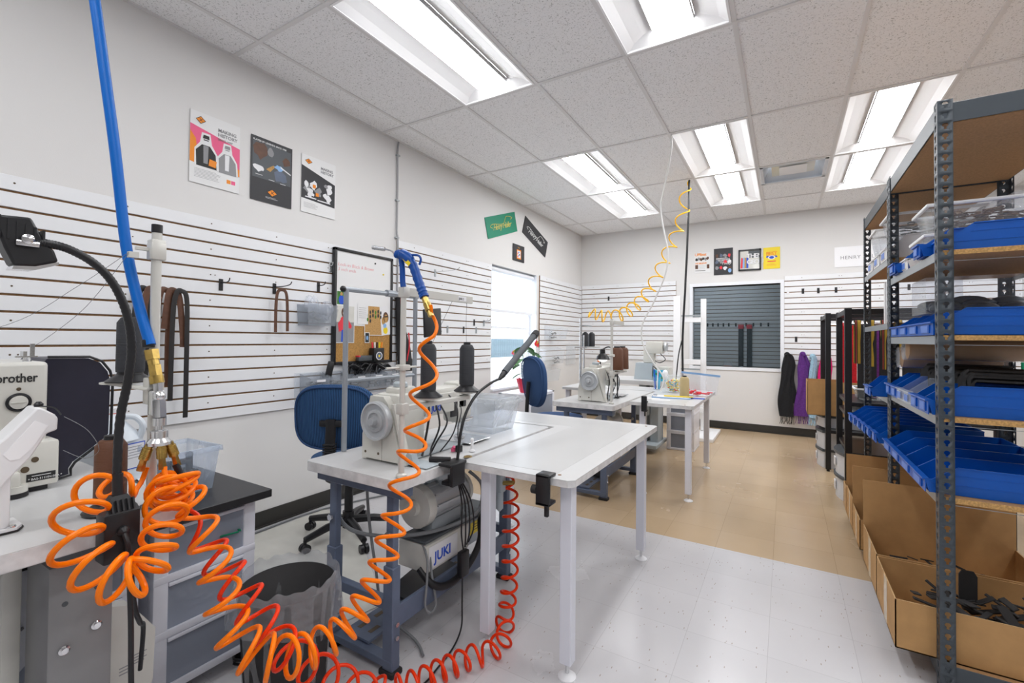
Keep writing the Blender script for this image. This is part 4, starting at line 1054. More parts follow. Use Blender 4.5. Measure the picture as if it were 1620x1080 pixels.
# tall pale-blue stand with two black cones
t = thing('thread_stand', 'tall pale metal stand with a shelf of two black cones behind the second machine', 'thread stand', (-1.77, 4.30, TZ), 0, 'thread stands')
mb('steel').cyl((0, 0, .0), (0, 0, .72), .012).cyl((0, .09, 0), (0, .09, .55), .008).build('pole', t)
mb('steel').bx((-.06, -.03, .42), (.08, .35, .432), bev=.002, seg=1).bx((-.01, -.01, .64), (.01, .28, .652)).build('saucer_arm', t)
cone('black thread cone with a red rim on the tall pale stand', (-1.77, 4.42, TZ + .433), 'thread_b', .15, .032, 'black cones on the tall stand', False)
cone('plain black thread cone on the tall pale stand', (-1.77, 4.60, TZ + .433), 'thread_b', .15, .034, 'black cones on the tall stand', False)
t = thing('screwdriver', 'orange-handled screwdriver standing upright behind the second machine', 'screwdriver', (-1.70, 4.62, TZ)); mb('orangep').cyl((0, 0, .20), (0, 0, .30), .011, n=12).build('handle', t); mb('steel').cyl((0, 0, .0), (0, 0, .20), .004, n=8).build('shaft', t)
t = thing('black_rod', 'thin black upright rod behind the second machine', 'rod', (-1.70, 4.68, TZ)); mb('black').cyl((0, 0, 0), (0, 0, .40), .007, n=8).build('rod', t)

# objects on the second white table
t = thing('glass_jar', 'round glass jar of gold and coloured buttons on the second white table', 'jar', (-.925, 4.60, TZ + .001))
mb('jar').lathe((0, 0, 0), [(.05, 0), (.082, .03), (.095, .075), (.085, .12), (.06, .145), (.055, .155), (.062, .158), (.062, .17)], n=28, cap=False).build('jar_glass', t)
rr = random.Random(11)
for nm_, mm, cnt in (('gold', 'gold', 60), ('yellow', 'yellowp', 20), ('blue', 'pens', 20), ('red', 'red', 12)):
    f = mb(mm)
    for i in range(cnt):
        a = rr.uniform(0, 2 * PI); zz = rr.uniform(.01, .125); R_ = .07 * math.sqrt(rr.random()) * min(1, .5 + zz * 8) * (1 if zz < .1 else .8)
        f.ball((R_ * math.cos(a), R_ * math.sin(a), zz), .010, (1, 1, .6), 8)
    o = f.build('button_filling'); o.location = (-.925, 4.60, TZ + .003); tag(o, f'{nm_} buttons filling the round glass jar', 'buttons', None, 'stuff')
cone('tan thread cone standing beside the glass jar', (-.785, 4.36, TZ + .001), 'thread_t', .185, .04, None, False)
t = thing('pen_cup', 'clear cup of pens and white scraps at the back of the second white table', 'cup', (-1.13, 4.78, TZ + .001))
mb('clear').lathe((0, 0, 0), [(.034, 0), (.045, .13)], n=20, cap=False).build('cup_body', t)
for k, mm in enumerate(('pens', 'redink', 'pens', 'blueink', 'label')):
    single('pen', mb(mm).cyl((0, 0, 0), (.012 * math.cos(k * 1.3), .012 * math.sin(k * 1.3), .17 + .01 * k), .006 if k else .012), ['thick teal marker in the clear cup', 'red pen in the clear cup', 'slim teal pen in the clear cup', 'dark blue pen in the clear cup', 'white pen in the clear cup'][k], 'pen', 'pens in the clear cup', (-1.13 + .018 * math.cos(k * 1.3), 4.78 + .018 * math.sin(k * 1.3), TZ + .006))
f = mb('label'); f.ball((0, 0, 0), .04, (.8, .8, 1.3), 10); single('tissue_wad', f, 'white tissue wad stuffed beside the pens', 'tissue', None, (-1.06, 4.84, TZ + .15))
t = thing('card_box', 'small blue and green box on the back bench', 'box', (-1.20, 5.20, .802)); mb('pens').bx((-.06, -.03, 0), (.07, .03, .12)).build('box_body', t); mb('leaf').box((.0, -.0315, .06), (.10, .002, .02), Matrix.Rotation(.6, 4, 'Y')).build('printed_stripe', t)
t = thing('zip_bag', 'clear zip bag with a blue seal and red pieces on the second white table', 'bag', (-.70, 4.45, TZ + .001))
f = mb('bag'); f.grid(lambda u, v: Vector((-.13 + .30 * u + .03 * v * (u - .3), .02 * math.sin(6 * u) * (1 - v) + .03 * math.sin(3 * v + 5 * u), .01 + .19 * v * (1 - .12 * u) + .006 * math.sin(20 * u)))
    , 18, 10); f.grid(lambda u, v: Vector((-.13 + .30 * u + .03 * v * (u - .3), .05 + .02 * math.sin(5 * u + 1) * (1 - v) - .02 * v, .01 + .19 * v * (1 - .12 * u))), 18, 10); f.build('bag_film', t)
mb('skyink').grid(lambda u, v: Vector((-.135 + .335 * u, .03 + .012 * math.sin(5 * u), .198 + .018 * v - .022 * u)), 14, 2).build('zip_seal', t)
f = mb('redink'); rr = random.Random(9)
for i in range(26): f.box((rr.uniform(-.11, .12), rr.uniform(-.03, .05), rr.uniform(.012, .05)), (.05, .018, .007), Matrix.Rotation(rr.uniform(0, PI), 4, 'Z') @ Matrix.Rotation(rr.uniform(-.6, .6), 4, 'X'), bev=.003, seg=1)
o = f.build('ribbon_pieces'); o.location = (-.70, 4.44, TZ + .001); tag(o, 'red ribbon pieces heaped in and beside the zip bag', 'ribbon pieces', None, 'stuff')
t = thing('clipboard', 'pale clipboard with papers on the second white table', 'clipboard', (-.86, 4.16, TZ + .001), .15)
mb('skyink').bx((-.16, -.06, 0), (.16, .09, .006), bev=.002).build('board', t); mb('paper').bx((-.15, -.05, .007), (.15, .08, .010)).build('paper_sheet', t); mb('steel').bx((-.155, -.03, .010), (-.12, .05, .02), bev=.003).build('clip', t)
single('yellow_ruler', mb('yellowp').box((0, 0, 0), (.24, .03, .006), .1), 'yellow cutter lying on the clipboard', 'cutter', None, (-.80, 4.17, TZ + .016))
single('blue_pen', mb('blueink').cyl((0, 0, .006), (.11, .02, .006), .005), 'blue pen lying on the second white table', 'pen', None, (-.70, 4.18, TZ + .001))
for k, (x, y, r_) in enumerate(((-1.0, 4.02, .1), (-.90, 3.95, .3))): single('paper_sheet', mb('paper').box((0, 0, 0), (.15, .06, .001), r_), ['white paper slip behind the clamp', 'white paper slip in front of the clipboard'][k], 'paper', None, (x, y, TZ + .0015))

# ---------------------------------------------------------------- back bench (third station) with its machine
t = thing('sewing_bench', 'third machine bench with a thick white top near the far wall', 'workbench', (-1.95, 5.12, 0), 0, 'machine benches')
mb('table').prism(rounded_rect(0, 0, .95, .60, .03), .045, 'z', .755).build('tabletop', t)
for x in (.10, .50, .63):
    mb('machine2' if x > .3 else 'bench').bx((x, .16, .04), (x + .09, .40, .755), bev=.004).build('leg', t)
mb('machine2').bx((.48, -.02, .06), (.74, .5, .10), bev=.003).build('base_plate', t)
mb('steel').cyl((.56, .03, 0), (.56, .03, .1), .016).build('levelling_foot', t)
mb('machine2').bx((.42, .12, .40), (.62, .42, .62), bev=.01).build('drive_box', t)
t = thing('extension_table', 'low white side table at the left of the back bench', 'table', (-2.05, 4.45, 0)); mb('table').prism(rounded_rect(0, 0, .34, .60, .03), .026, 'z', TZ - .026).build('tabletop', t)
for x, y in ((.03, .05), (.03, .5), (.27, .5)): mb('leg').bx((x, y, 0), (x + .045, y + .045, TZ - .026)).build('leg', t)
t = thing('sewing_machine', 'grey-blue and white machine with a tall cream head on the back bench', 'sewing machine', (-1.52, 5.32, .801))
f = mb('machine2'); f.prism([(0, 0), (.21, 0), (.21, .19), (.02, .19)], .16, 'y', 0); f.build('machine_body', t)
mb('machine').bx((.22, .0, 0), (.40, .18, .15), bev=.01).bx((.10, .02, .19), (.22, .16, .36), bev=.012).bx((.13, .0, .30), (.32, .14, .44), bev=.014).build('machine_head', t)
mb('wheel').lathe((.33, .07, .38), [(.05, 0), (.055, .01), (.05, .03), (.02, .03)], (1, 0, 0), n=24).build('handwheel', t)
mb('black').tube(catmull([(.22, -.01, .16), (.28, -.03, .10), (.24, -.03, .02), (.26, -.02, .0)], 6), .006, 6).tube(catmull([(.30, .0, .30), (.36, -.02, .24), (.30, -.02, .20), (.24, 0, .22)], 6), .005, 6).build('cable', t)

# drawer carts
def cart(label, loc, W, D, H, n, rz=0, casters=True, fill=None):
    "front faces local -y; origin at centre of base"
    t = thing('drawer_cart', label, 'drawer cart', loc, rz, 'white drawer carts'); w, d = W / 2, D / 2; z0 = .05 if casters else 0
    f = mb('drawer'); p = .044
    for sx in (-1, 1):
        for sy in (-1, 1): f.bx((sx * w - (p if sx > 0 else 0), sy * d - (p if sy > 0 else 0), z0), (sx * w + (0 if sx > 0 else p), sy * d + (0 if sy > 0 else p), H), bev=.004)
    f.bx((-w, d - .006, z0), (w, d, H)).bx((-w, -d, H - .02), (w, d, H), bev=.004)
    hs = (H - z0 - .02) / n
    for k in range(n): f.bx((-w - .001, -d - .0015, z0 + k * hs), (w + .001, d - .001, z0 + k * hs + .026), bev=.003)
    for sx in (-1, 1): f.bx((sx * (w - .004) - .003, -d + p, z0), (sx * (w - .004) + .003, d - p, H))
    f.build('cart_frame', t)
    for k in range(n):
        za, zb = z0 + k * hs + .0265, z0 + (k + 1) * hs - .002
        g = mb('frost'); g.bx((-w + .012, -d + .006, za), (w - .012, d - .02, zb)); dr = g.build('drawer', t)
        mb('drawer').bx((-w + p, -d - .004, zb - .012), (w - p, -d + .006, zb), bev=.002).build('drawer_lip', dr)
    if casters:
        for sx in (-1, 1):
            for sy in (-1, 1): mb('blackm').cyl((sx * (w - .03) - .012, sy * (d - .03), .024), (sx * (w - .03) + .012, sy * (d - .03), .024), .024, n=14).build('caster', t)
    return t
cart('white three-drawer cart under the far end of the second white table', (-1.03, 5.66, 0), .30, .38, .62, 3, 0, False)
for k, (mm, zz, s_) in enumerate((('skyink', .26, .08), ('rim', .05, .10))):
    fill_mess(mm, .10, .12, s_, (-1.03, 5.62, zz), ['blue pieces in the middle drawer of the far cart', 'grey pieces in the bottom drawer of the far cart'][k], 0, 24)
# tall white wooden frame on feet
t = thing('rolling_frame', 'tall white wooden frame on two sled feet by the inside window', 'frame', (-1.10, 6.4, 0))
for i, (x, y, h_, w_) in enumerate(((-.17, .1, 1.86, .09), (.15, .22, 1.82, .07))): mb('white').bx((x - w_ / 2, y - .02, .05), (x + w_ / 2, y + .02, h_), bev=.003, seg=1).build('upright', t)
for z in (.93, 1.50): mb('white').bx((-.13, .13, z), (.13, .17, z + .07), bev=.003, seg=1).build('crossbar', t)
for z in (1.58, .86): mb('galv').bx((-.12, .12, z), (.12, .135, z + .02)).build('metal_rail', t)
mb('white').bx((-.20, -.28, 0), (-.12, .42, .05), bev=.004).build('sled_foot', t); mb('white').bx((.10, -.32, 0), (.34, .45, .045), bev=.004).build('sled_foot', t); mb('white').bx((-.16, .1, .30), (.16, .14, .36)).build('crossbar', t)

# cords and the yellow coil from the ceiling
cable('black_power_cord', 'black', [(-.892, 5.19, 2.99), (-.90, 5.15, 2.4), (-.915, 5.1, 1.8), (-.935, 5.08, 1.3), (-.925, 5.03, .95), (-.92, 5.0, .80)], .011, 'thick black power cord hanging from the ceiling beside the yellow coil', 'cord')
cable('black_power_cord', 'black', [(-.93, 5.08, 1.30), (-.97, 5.05, 1.1), (-.99, 5.0, .78)], .006, 'thinner black cord splitting off near the table', 'cord')
cable('white_hose', 'wcord', [(-.827, 3.963, 2.985), (-.83, 3.97, 2.85), (-.91, 4.1, 2.6), (-.965, 4.2, 2.44), (-.93, 4.2, 2.2), (-.90, 4.2, 2.03), (-.925, 4.2, 1.84), (-1.03, 4.22, 1.6), (-1.135, 4.24, 1.40), (-1.14, 4.28, 1.22), (-1.06, 4.33, 1.05), (-.99, 4.4, .93), (-.985, 4.42, .86), (-1.02, 4.46, .77)], .0075, 'white cord hanging in a long curve from the ceiling to the second table', 'cord')

# ================================================================ left foreground: programmable machine, cart, hoses
BZ = .80
t = thing('machine_table', 'white machine table on a broad grey steel column, carrying the cream and navy machine', 'table', (-1.385, -.75, 0))
f = mb('table').prism(rounded_rect(-.83, 0, 0, 1.37, .045), .040, 'z', BZ - .042); f.m('tedge').prism(rounded_rect(-.831, -.001, .001, 1.371, .046), .036, 'z', BZ - .04); f.m('gcord')
f.build('tabletop', t)
mb('brass').lathe((-.22, 1.02, BZ - .002), [(.018, 0), (.018, .003), (.008, .0035)], n=20).build('grommet', t)
f = mb('colgrey'); f.bx((-.28, 1.125, .03), (-.115, 1.248, .695), bev=.006).build('steel_column', t)
mb('rim').bx((-.275, 1.13, .695), (-.12, 1.245, .76), bev=.004).build('column_collar', t)
mb('machine').bx((-.34, 1.085, .03), (-.29, 1.12, .76), bev=.004).build('side_plate', t)
for y, z in ((1.155, .49), (1.215, .52)): mb('chrome').lathe((-.115, y, z), [(.011, 0), (.011, .004), (.007, .006), (.007, .010)], (1, 0, 0), n=16).build('bolt', t)
for y, z in ((1.155, .60), (1.215, .615)): mb('rim').lathe((-.115, y, z), [(.006, 0), (.006, .001)], (1, 0, 0), n=12).build('bolt', t)
mb('bench').bx((-.75, 1.10, .03), (-.05, 1.26, .07), bev=.004).build('foot_bar', t)
for x in (-.72, -.08): mb('blackm').cyl((x, 1.18, 0), (x, 1.18, .032), .03, n=18).build('levelling_foot', t)
mb('rim').bx((-.70, .30, .42), (-.55, 1.04, .50), bev=.004).build('cross_member', t)
t = thing('control_box', 'beige eight-sided control box with a printed label under the machine table', 'control box', (-1.62, .545, .12))
mb('machine').prism([(0, 0), (.05, 0), (.092, .11), (.096, .26), (.035, .355), (-.02, .375), (-.02, 0)], .05, 'x', -.05).build('box_body', t)
f = mb('greyink')
for k in range(4): f.bx((.0002, .038, .205 - k * .008), (.0006, .075 - .006 * (k % 2), .208 - k * .008))
for k in range(3): f.bx((.0002, .010, .185 - k * .009), (.0006, .030, .188 - k * .009))
f.build('label_print', t)
t = thing('motor_housing', 'pale blue-grey housing with bolts, behind the grey column under the machine table', 'motor housing', (-1.735, .28, .36))
mb('drawer').prism([(.0, .08), (.10, -.0), (.18, .08), (.18, .27), (0, .28)], .07, 'x', -.07).build('housing_body', t)
for y, z in ((.07, .21), (.09, .17), (.07, .17), (.10, .12)): mb('chrome').cyl((0, y, z), (.014, y, z), .006, n=6).build('bolt', t)
cable('grey_cable', 'rim', [(-1.80, .36, .45), (-1.78, .37, .30), (-1.80, .38, .15), (-1.78, .42, .01)], .007, 'dark cable dropping below the blue-grey housing')
cable('grey_cable', 'rim', [(-1.82, .38, .45), (-1.82, .385, .30), (-1.83, .40, .15), (-1.80, .45, .01)], .006, 'second dark cable dropping behind the first one')

t = thing('pattern_sewing_machine', 'large cream and navy electronic sewing machine on the column table', 'sewing machine', (-1.9, .0, BZ))
f = mb('machine'); f.bx((-.28, -.45, .135), (0, .464, .372), bev=.012, seg=3); f.build('machine_head', t)
f = mb('machine'); f.bx((-.20, -.40, .012), (.04, .482, .142), bev=.008); f.bx((.0, .25, .012), (.075, .398, .07), bev=.012); f.cyl((.05, .385, .012), (.05, .385, .03), .03, n=18); f.build('machine_base', t)
mb('blackm').bx((-.18, -.38, 0), (.03, .46, .012)).cyl((.05, .385, 0), (.05, .385, .012), .031, n=18).build('base_gasket', t)
f = mb('navy'); cov = [(.472, .379), (.569, .377), (.598, .362), (.618, .332), (.626, .30), (.624, .124), (.617, .113), (.536, .049), (.526, .031), (.527, .012), (.505, .008), (.477, .05), (.465, .10), (.465, .37)]
f.prism(cov, .24, 'x', -.29); f.build('rear_cover', t)
f = mb('black'); e = [(.472, .384), (.571, .382), (.603, .366), (.624, .334), (.632, .30), (.630, .122), (.622, .110), (.541, .046), (.531, .028), (.532, .008), (.505, .004)]
f.tube([(-.048, a, c) for a, c in e], .004, 8); f.build('cover_edge', t)
mb('black').lathe((.0, .402, .257), [(.026, 0), (.027, .004), (.021, .006), (.020, .002)], (1, 0, 0), n=32).build('dial_ring', t)
mb('machine').lathe((.002, .402, .257), [(.020, 0), (.019, .004), (.01, .006)], (1, 0, 0), n=28).bx((.006, .386, .2555), (.010, .418, .2585)).build('dial_knob', t)
mb('black').lathe((.078, .345, .048), [(.024, 0), (.025, .004), (.017, .006), (.016, .001)], (1, 0, 0), n=28).build('dial_ring', t)
mb('hole').cyl((.0, .402, .295), (.001, .402, .295), .005, n=14).cyl((.040, .43, .092), (.0412, .43, .092), .008, n=16).cyl((.040, .410, .067), (.0412, .410, .067), .009, n=16).cyl((.0, .425, .222), (.0001, .425, .222), .001).build('screw_cap', t)
mb('yellowp').bx((.0, .415, .205), (.001, .428, .22)).build('warning_label', t)
mb('ink').bx((.0402, .413, .030), (.0412, .474, .052), bev=.0004, seg=1).build('name_plate', t)
text('brother', .036, 'ink', (.001, .356, .315), ROT_E, t, 'maker_lettering', bold=.0006).scale = (.74, 1, 1)
text('* BAS-311HN-05A *', .0085, 'paper', (.0415, .4165, .0335), ROT_E, t, 'model_lettering')
f = mb('paper').bx((.0413, .424, .0445), (.0416, .464, .0462)); f.build('plate_print', t)
mb('steel').lathe((-.06, .43, .372), [(.010, 0), (.008, .012)], n=12).bx((-.065, .405, .384), (-.055, .452, .388)).bx((-.062, .436, .386), (-.058, .446, .425)).bx((-.08, .42, .388), (-.05, .428, .402)).build('thread_guide', t)
t = thing('operation_panel', 'tilted white operation panel arm with a cable, standing on the front of the machine table', 'control panel', (-1.52, .0, BZ))
arm = [(.12, .045), (.30, .215), (.347, .272), (.352, .279), (.360, .279), (.384, .260), (.390, .250), (.389, .222), (.371, .216), (.345, .165), (.305, .115), (.27, .06), (.20, -.0 + .03)]
f = mb('white'); f.prism(arm, .075, 'x', -.075); o = f.build('panel_arm', t, [('BEVEL', dict(width=.008, segments=3))])
mb('trof').prism([(.325, .125 + .04), (.345, .175 + .01), (.372, .235), (.350, .25), (.30, .18), (.31, .165)], .0015, 'x', .0).build('side_plate', t)
mb('black').lathe((-.03, .362, .279), [(.008, 0), (.009, .006), (.004, .012)], n=14).build('cable_button', t)
mb('black').tube(catmull([(-.02, .362, .281), (-.01, .385, .275), (.002, .394, .258)], 6), .0015, 6).build('thin_cable', t)
mb('white').bx((-.06, .24, .008), (-.01, .316, .14), bev=.006).build('support_post', t)
mb('white').prism([(-.09, .20), (.0, .20), (.0, .325), (-.02, .337), (-.09, .337)], .006, 'z', .003).build('foot_plate', t)
mb('blackm').prism([(-.092, .198), (.003, .198), (.003, .327), (-.02, .340), (-.092, .340)], .003, 'z', 0).build('rubber_pad', t)
mb('chrome').lathe((-.012, .318, .009), [(.009, 0), (.008, .003), (.005, .004)], n=16).build('screw', t)
cable('thin_thread', 'gcord', [(-1.5, .395, BZ + .255), (-1.47, .43, BZ + .22), (-1.46, .45, BZ + .17), (-1.48, .43, BZ + .15), (-1.52, .40, BZ + .17)], .0007, 'thin dark thread loop beside the tilted operation panel', 'thread', n=5)

# thread stand with manifold
t = thing('thread_stand', 'pale pole thread stand with a black cap, carrying the brass air fittings', 'thread stand', (-1.452, .558, BZ + .001), 0, 'thread stands')
mb('pole').cyl((0, 0, .01), (0, 0, .735), .0115, n=16).build('pole', t); mb('steel').lathe((0, 0, 0), [(.024, 0), (.024, .004), (.014, .008), (.013, .02)], n=20).build('pole_foot', t)
mb('black').cyl((0, 0, .728), (0, 0, .75), .0125, n=16).build('pole_cap', t)
mb('pole').bx((-.017, -.017, .655), (.017, .017, .70), bev=.003).build('top_bracket', t); mb('pole').bx((-.018, -.018, .27), (.018, .018, .34), bev=.003).build('lower_bracket', t)
t = thing('saucer_shelf', 'white plastic saucer bar behind the brass fittings', 'saucer bar', (-1.50, .545, 1.108)); mb('machine').bx((-.18, -.012, 0), (.07, .012, .008), bev=.003).build('bar', t); mb('machine').lathe((-.13, 0, .008), [(.045, 0), (.045, .004)], n=22).build('saucer', t)
cone('black thread cone on the white saucer bar behind the blue air hose', (-1.60, .558, 1.122), 'thread_b', .165, .032, None)
cone('brown thread cone standing inside the orange hose loops on the left machine table', (-1.50, .487, BZ + .001), 'thread_br', .165, .033, None)
t = thing('thread_eyelet', 'small pale thread eyelet clamped near the top of the left thread stand', 'eyelet', (-1.452, .558, 1.49)); mb('pole').bx((-.016, -.016, -.02), (.016, .016, .02), bev=.003).bx((-.01, -.045, -.012), (.0, -.01, -.004)).bx((-.012, -.06, -.035), (.004, -.04, -.02)).build('bracket', t)
f = mb('gcord'); f.tube(catmull([(-1.45, .50, 1.47), (-1.6, .44, 1.38), (-1.75, .35, 1.28), (-1.9, .15, 1.19)], 8), .0006, 4).tube(catmull([(-1.45, .50, 1.47), (-1.6, .46, 1.33), (-1.8, .43, 1.24), (-1.93, .43, 1.215)], 8), .0006, 4)
single('loose_thread', f, 'two thin threads sagging from the left stand to the cream machine', 'thread')
MX, MY = -1.405, .552
t = thing('air_manifold', 'brass and steel air manifold with three outlets hanging from the blue hose', 'air manifold', (MX, MY, 1.04))
f = mb('brass'); f.cyl((-.030, -.008, .175), (-.024, -.006, .15), .017, n=6).cyl((-.024, -.006, .15), (-.020, -.004, .135), .013, n=16).cyl((-.020, -.004, .135), (-.014, -.002, .108), .015, n=6).cyl((-.014, -.002, .108), (-.010, 0, .088), .016, n=20)
f.build('inlet_coupling', t)
f = mb('steel'); f.cyl((-.010, 0, .09), (-.006, 0, .066), .011, n=6).bx((-.030, -.014, .005), (-.002, .014, .07), bev=.004).cyl((0, .0, .045), (.006, .0, -.0), .016, n=6).cyl((.006, 0, .0), (.006, 0, -.02), .015, n=20).cyl((.006, 0, -.02), (.006, 0, -.036), .009, n=12).ball((.002, -.0, .055), .014)
f.build('valve_body', t)
mb('steel').lathe((.006, 0, -.070), [(.026, 0), (.027, .008), (.019, .018), (.019, .036), (.016, .038)], n=32).build('manifold_hub', t)
for k, (a, mm) in enumerate((((-.016, -.028, 0), 'left'), ((.010, .004, 0), 'mid'), ((.004, .036, 0), 'right'))):
    p0 = Vector((.006, 0, -.068)) + Vector(a) * .60; p1 = Vector((.006, 0, -.105)) + Vector(a) * .95; p2 = Vector((.006, 0, -.133)) + Vector(a) * 1.15
    f = mb('brass'); d = (p1 - p0)
    f.cyl(p0, p0 + d * .25, .0095, n=18); [f.cyl(p0 + d * (.25 + .1 * q), p0 + d * (.31 + .1 * q), .0122, n=18).cyl(p0 + d * (.30 + .1 * q), p0 + d * (.36 + .1 * q), .0105, n=18) for q in range(7)]; f.cyl(p0 + d * .9, p1, .0115, n=18).cyl(p1, p1 + (p2 - p1) * .5, .0085, n=6).cyl(p1 + (p2 - p1) * .5, p2, .0095, n=6)
    f.build('outlet_coupling', t)
mb('black').tube(catmull([(.012, .036, -.128), (.016, .044, -.15), (.022, .050, -.172)], 5), .0085, 12).build('strain_relief', t)
cable('blue_air_hose', 'blueh', [(-1.735, .375, 2.985), (-1.69, .405, 2.72), (-1.64, .437, 2.42), (-1.603, .462, 2.159), (-1.578, .478, 1.969), (-1.548, .496, 1.747), (-1.517, .514, 1.491), (-1.478, .530, 1.338), (-1.437, .543, 1.228)], .0125, 'thick blue air hose coming down from the ceiling to the manifold', 'hose', n=18)
single('hose_clip', mb('black').lathe((-1.442, .541, 1.222), [(.0135, 0), (.0145, .004), (.0145, .016), (.0135, .02)], (-.2, -.05, .95), n=22), 'black collar at the lower end of the blue air hose', 'hose collar')
# black transformer box + gooseneck lamp
t = thing('gooseneck_lamp', 'black flexible lamp arching over the cream and navy machine from a black box', 'lamp', (-1.37, .449, 0))
mb('black').bx((.012, -.034, .735), (.062, .034, .845), bev=.004).build('transformer_box', t)
f = mb('black'); A_ = [(.012, -.034, .845), (.062, -.034, .845), (.062, .034, .845), (.012, .034, .845)]; B_ = [(.022, -.014, .882), (.044, -.014, .882), (.044, .014, .882), (.022, .014, .882)]
for i in range(4): f.quad(A_[i], A_[(i + 1) % 4], B_[(i + 1) % 4], B_[i])
f.quad(*B_)
for k in range(5): f.box((.058, -.020 + k * .010, .862), (.012, .0035, .026), Matrix.Rotation(-.35, 4, 'Y'))
f.build('box_cap', t)
mb('black').lathe((.062, .0, .805), [(.012, 0), (.012, .006), (.005, .014)], (1, 0, -.3), n=16).build('cord_socket', t)
mb('blackm').lathe((.062, .0, .782), [(.024, 0), (.024, .001), (.021, .0012)], (1, 0, 0), n=28).build('moulded_ring', t)
nk = [(.033, 0, .88), (.02, .001, .916), (.0, .011, 1.049), (0, .025, 1.146), (0, .030, 1.231), (0, .019, 1.307), (0, -.007, 1.374), (0, -.042, 1.417), (0, -.086, 1.443), (0, -.122, 1.450), (0, -.145, 1.447)]
mb('black').tube(catmull(nk, 14), [(.0095 if i % 2 else .0086) for i in range(141)], 14).build('gooseneck', t)
mb('black').cyl((.033, 0, .875), (.026, 0, .93), .0115, .0105, n=16).build('neck_sleeve', t)
mb('chrome').bx((.004, -.172, 1.437), (.014, -.136, 1.449), bev=.002).lathe((.012, -.155, 1.452), [(.010, 0), (.010, .006), (.004, .008)], (1, 0, 0), n=16).build('hinge', t)
f = mb('black'); R_ = Matrix.Rotation(-.22, 4, 'X')
f.prism([(-.205, 1.495), (-.148, 1.500), (-.122, 1.445), (-.112, 1.438), (-.104, 1.412), (-.140, 1.398), (-.172, 1.395), (-.186, 1.430)], .05, 'x', -.045)
f.build('lamp_head', t, [('BEVEL', dict(width=.005, segments=2))])
f = mb('black')
for k in range(6): f.bx((-.046 + .0, -.196 + k * .013, 1.45 - k * .001), (.0065, -.192 + k * .013, 1.496 - k * .004))
f.build('cooling_fins', t)
mb('chrome').prism([(-.172, 1.395), (-.140, 1.398), (-.104, 1.412), (-.104, 1.406), (-.140, 1.390), (-.174, 1.388)], .046, 'x', -.043).build('lamp_rim', t)
cable('black_cable', 'black', [(-1.298, .449, .80), (-1.285, .452, .77), (-1.29, .456, .72), (-1.285, .460, .60), (-1.30, .470, .42), (-1.28, .478, .22), (-1.27, .50, .02)], .0055, 'black cord dropping from the lamp box past the grey column', n=10)
cable('black_cable', 'black', [(-1.30, .452, .80), (-1.30, .462, .72), (-1.31, .475, .62), (-1.36, .505, .55), (-1.42, .535, .50), (-1.50, .56, .35)], .0055, 'second black cord swinging right behind the beige control box', n=10)

# hoses
HOSE_A = [(-1.433, 0.541, 0.910, 0.004, 0), (-1.412, 0.519, 0.875, 0.020, 0.3), (-1.387, 0.475, 0.883, 0.028, 1), (-1.376, 0.435, 0.903, 0.032, 1), (-1.335, 0.390, 0.874, 0.042, 1), (-1.301, 0.364, 0.828, 0.045, 1), (-1.264, 0.374, 0.780, 0.045, 1), (-1.229, 0.395, 0.747, 0.045, 1), (-1.204, 0.422, 0.732, 0.042, 1), (-1.196, 0.450, 0.739, 0.038, 1), (-1.213, 0.475, 0.759, 0.034, 1), (-1.237, 0.495, 0.788, 0.036, 1.2), (-1.271, 0.521, 0.816, 0.040, 1.2), (-1.333, 0.543, 0.843, 0.042, 1.5), (-1.383, 0.571, 0.866, 0.040, 0.5), (-1.400, 0.584, 0.871, 0.010, 0)]
HOSE_B = [(-1.382, 0.560, 0.915, 0.003, 0), (-1.360, 0.561, 0.889, 0.010, 0.2), (-1.307, 0.582, 0.860, 0.030, 0.9), (-1.286, 0.594, 0.788, 0.038, 1), (-1.255, 0.612, 0.709, 0.040, 1), (-1.235, 0.625, 0.629, 0.040, 1), (-1.218, 0.635, 0.553, 0.042, 1), (-1.190, 0.652, 0.484, 0.045, 1), (-1.158, 0.683, 0.441, 0.050, 1), (-1.132, 0.721, 0.419, 0.050, 1), (-1.126, 0.771, 0.400, 0.047, 1), (-1.115, 0.825, 0.396, 0.045, 1), (-1.103, 0.878, 0.402, 0.042, 1), (-1.095, 0.918, 0.420, 0.042, 1), (-1.091, 0.955, 0.446, 0.040, 1), (-1.087, 0.993, 0.483, 0.040, 1), (-1.088, 1.027, 0.529, 0.040, 1), (-1.092, 1.060, 0.587, 0.041, 1), (-1.097, 1.091, 0.651, 0.042, 1), (-1.093, 1.117, 0.739, 0.043, 1), (-1.093, 1.153, 0.842, 0.044, 1), (-1.080, 1.172, 0.919, 0.040, 0.8), (-1.081, 1.183, 1.003, 0.040, 0.9), (-1.060, 1.196, 1.133, 0.038, 0.8), (-1.043, 1.194, 1.264, 0.028, 0.5), (-1.032, 1.189, 1.345, 0.004, 0), (-1.036, 1.187, 1.367, 0.000, 0)]
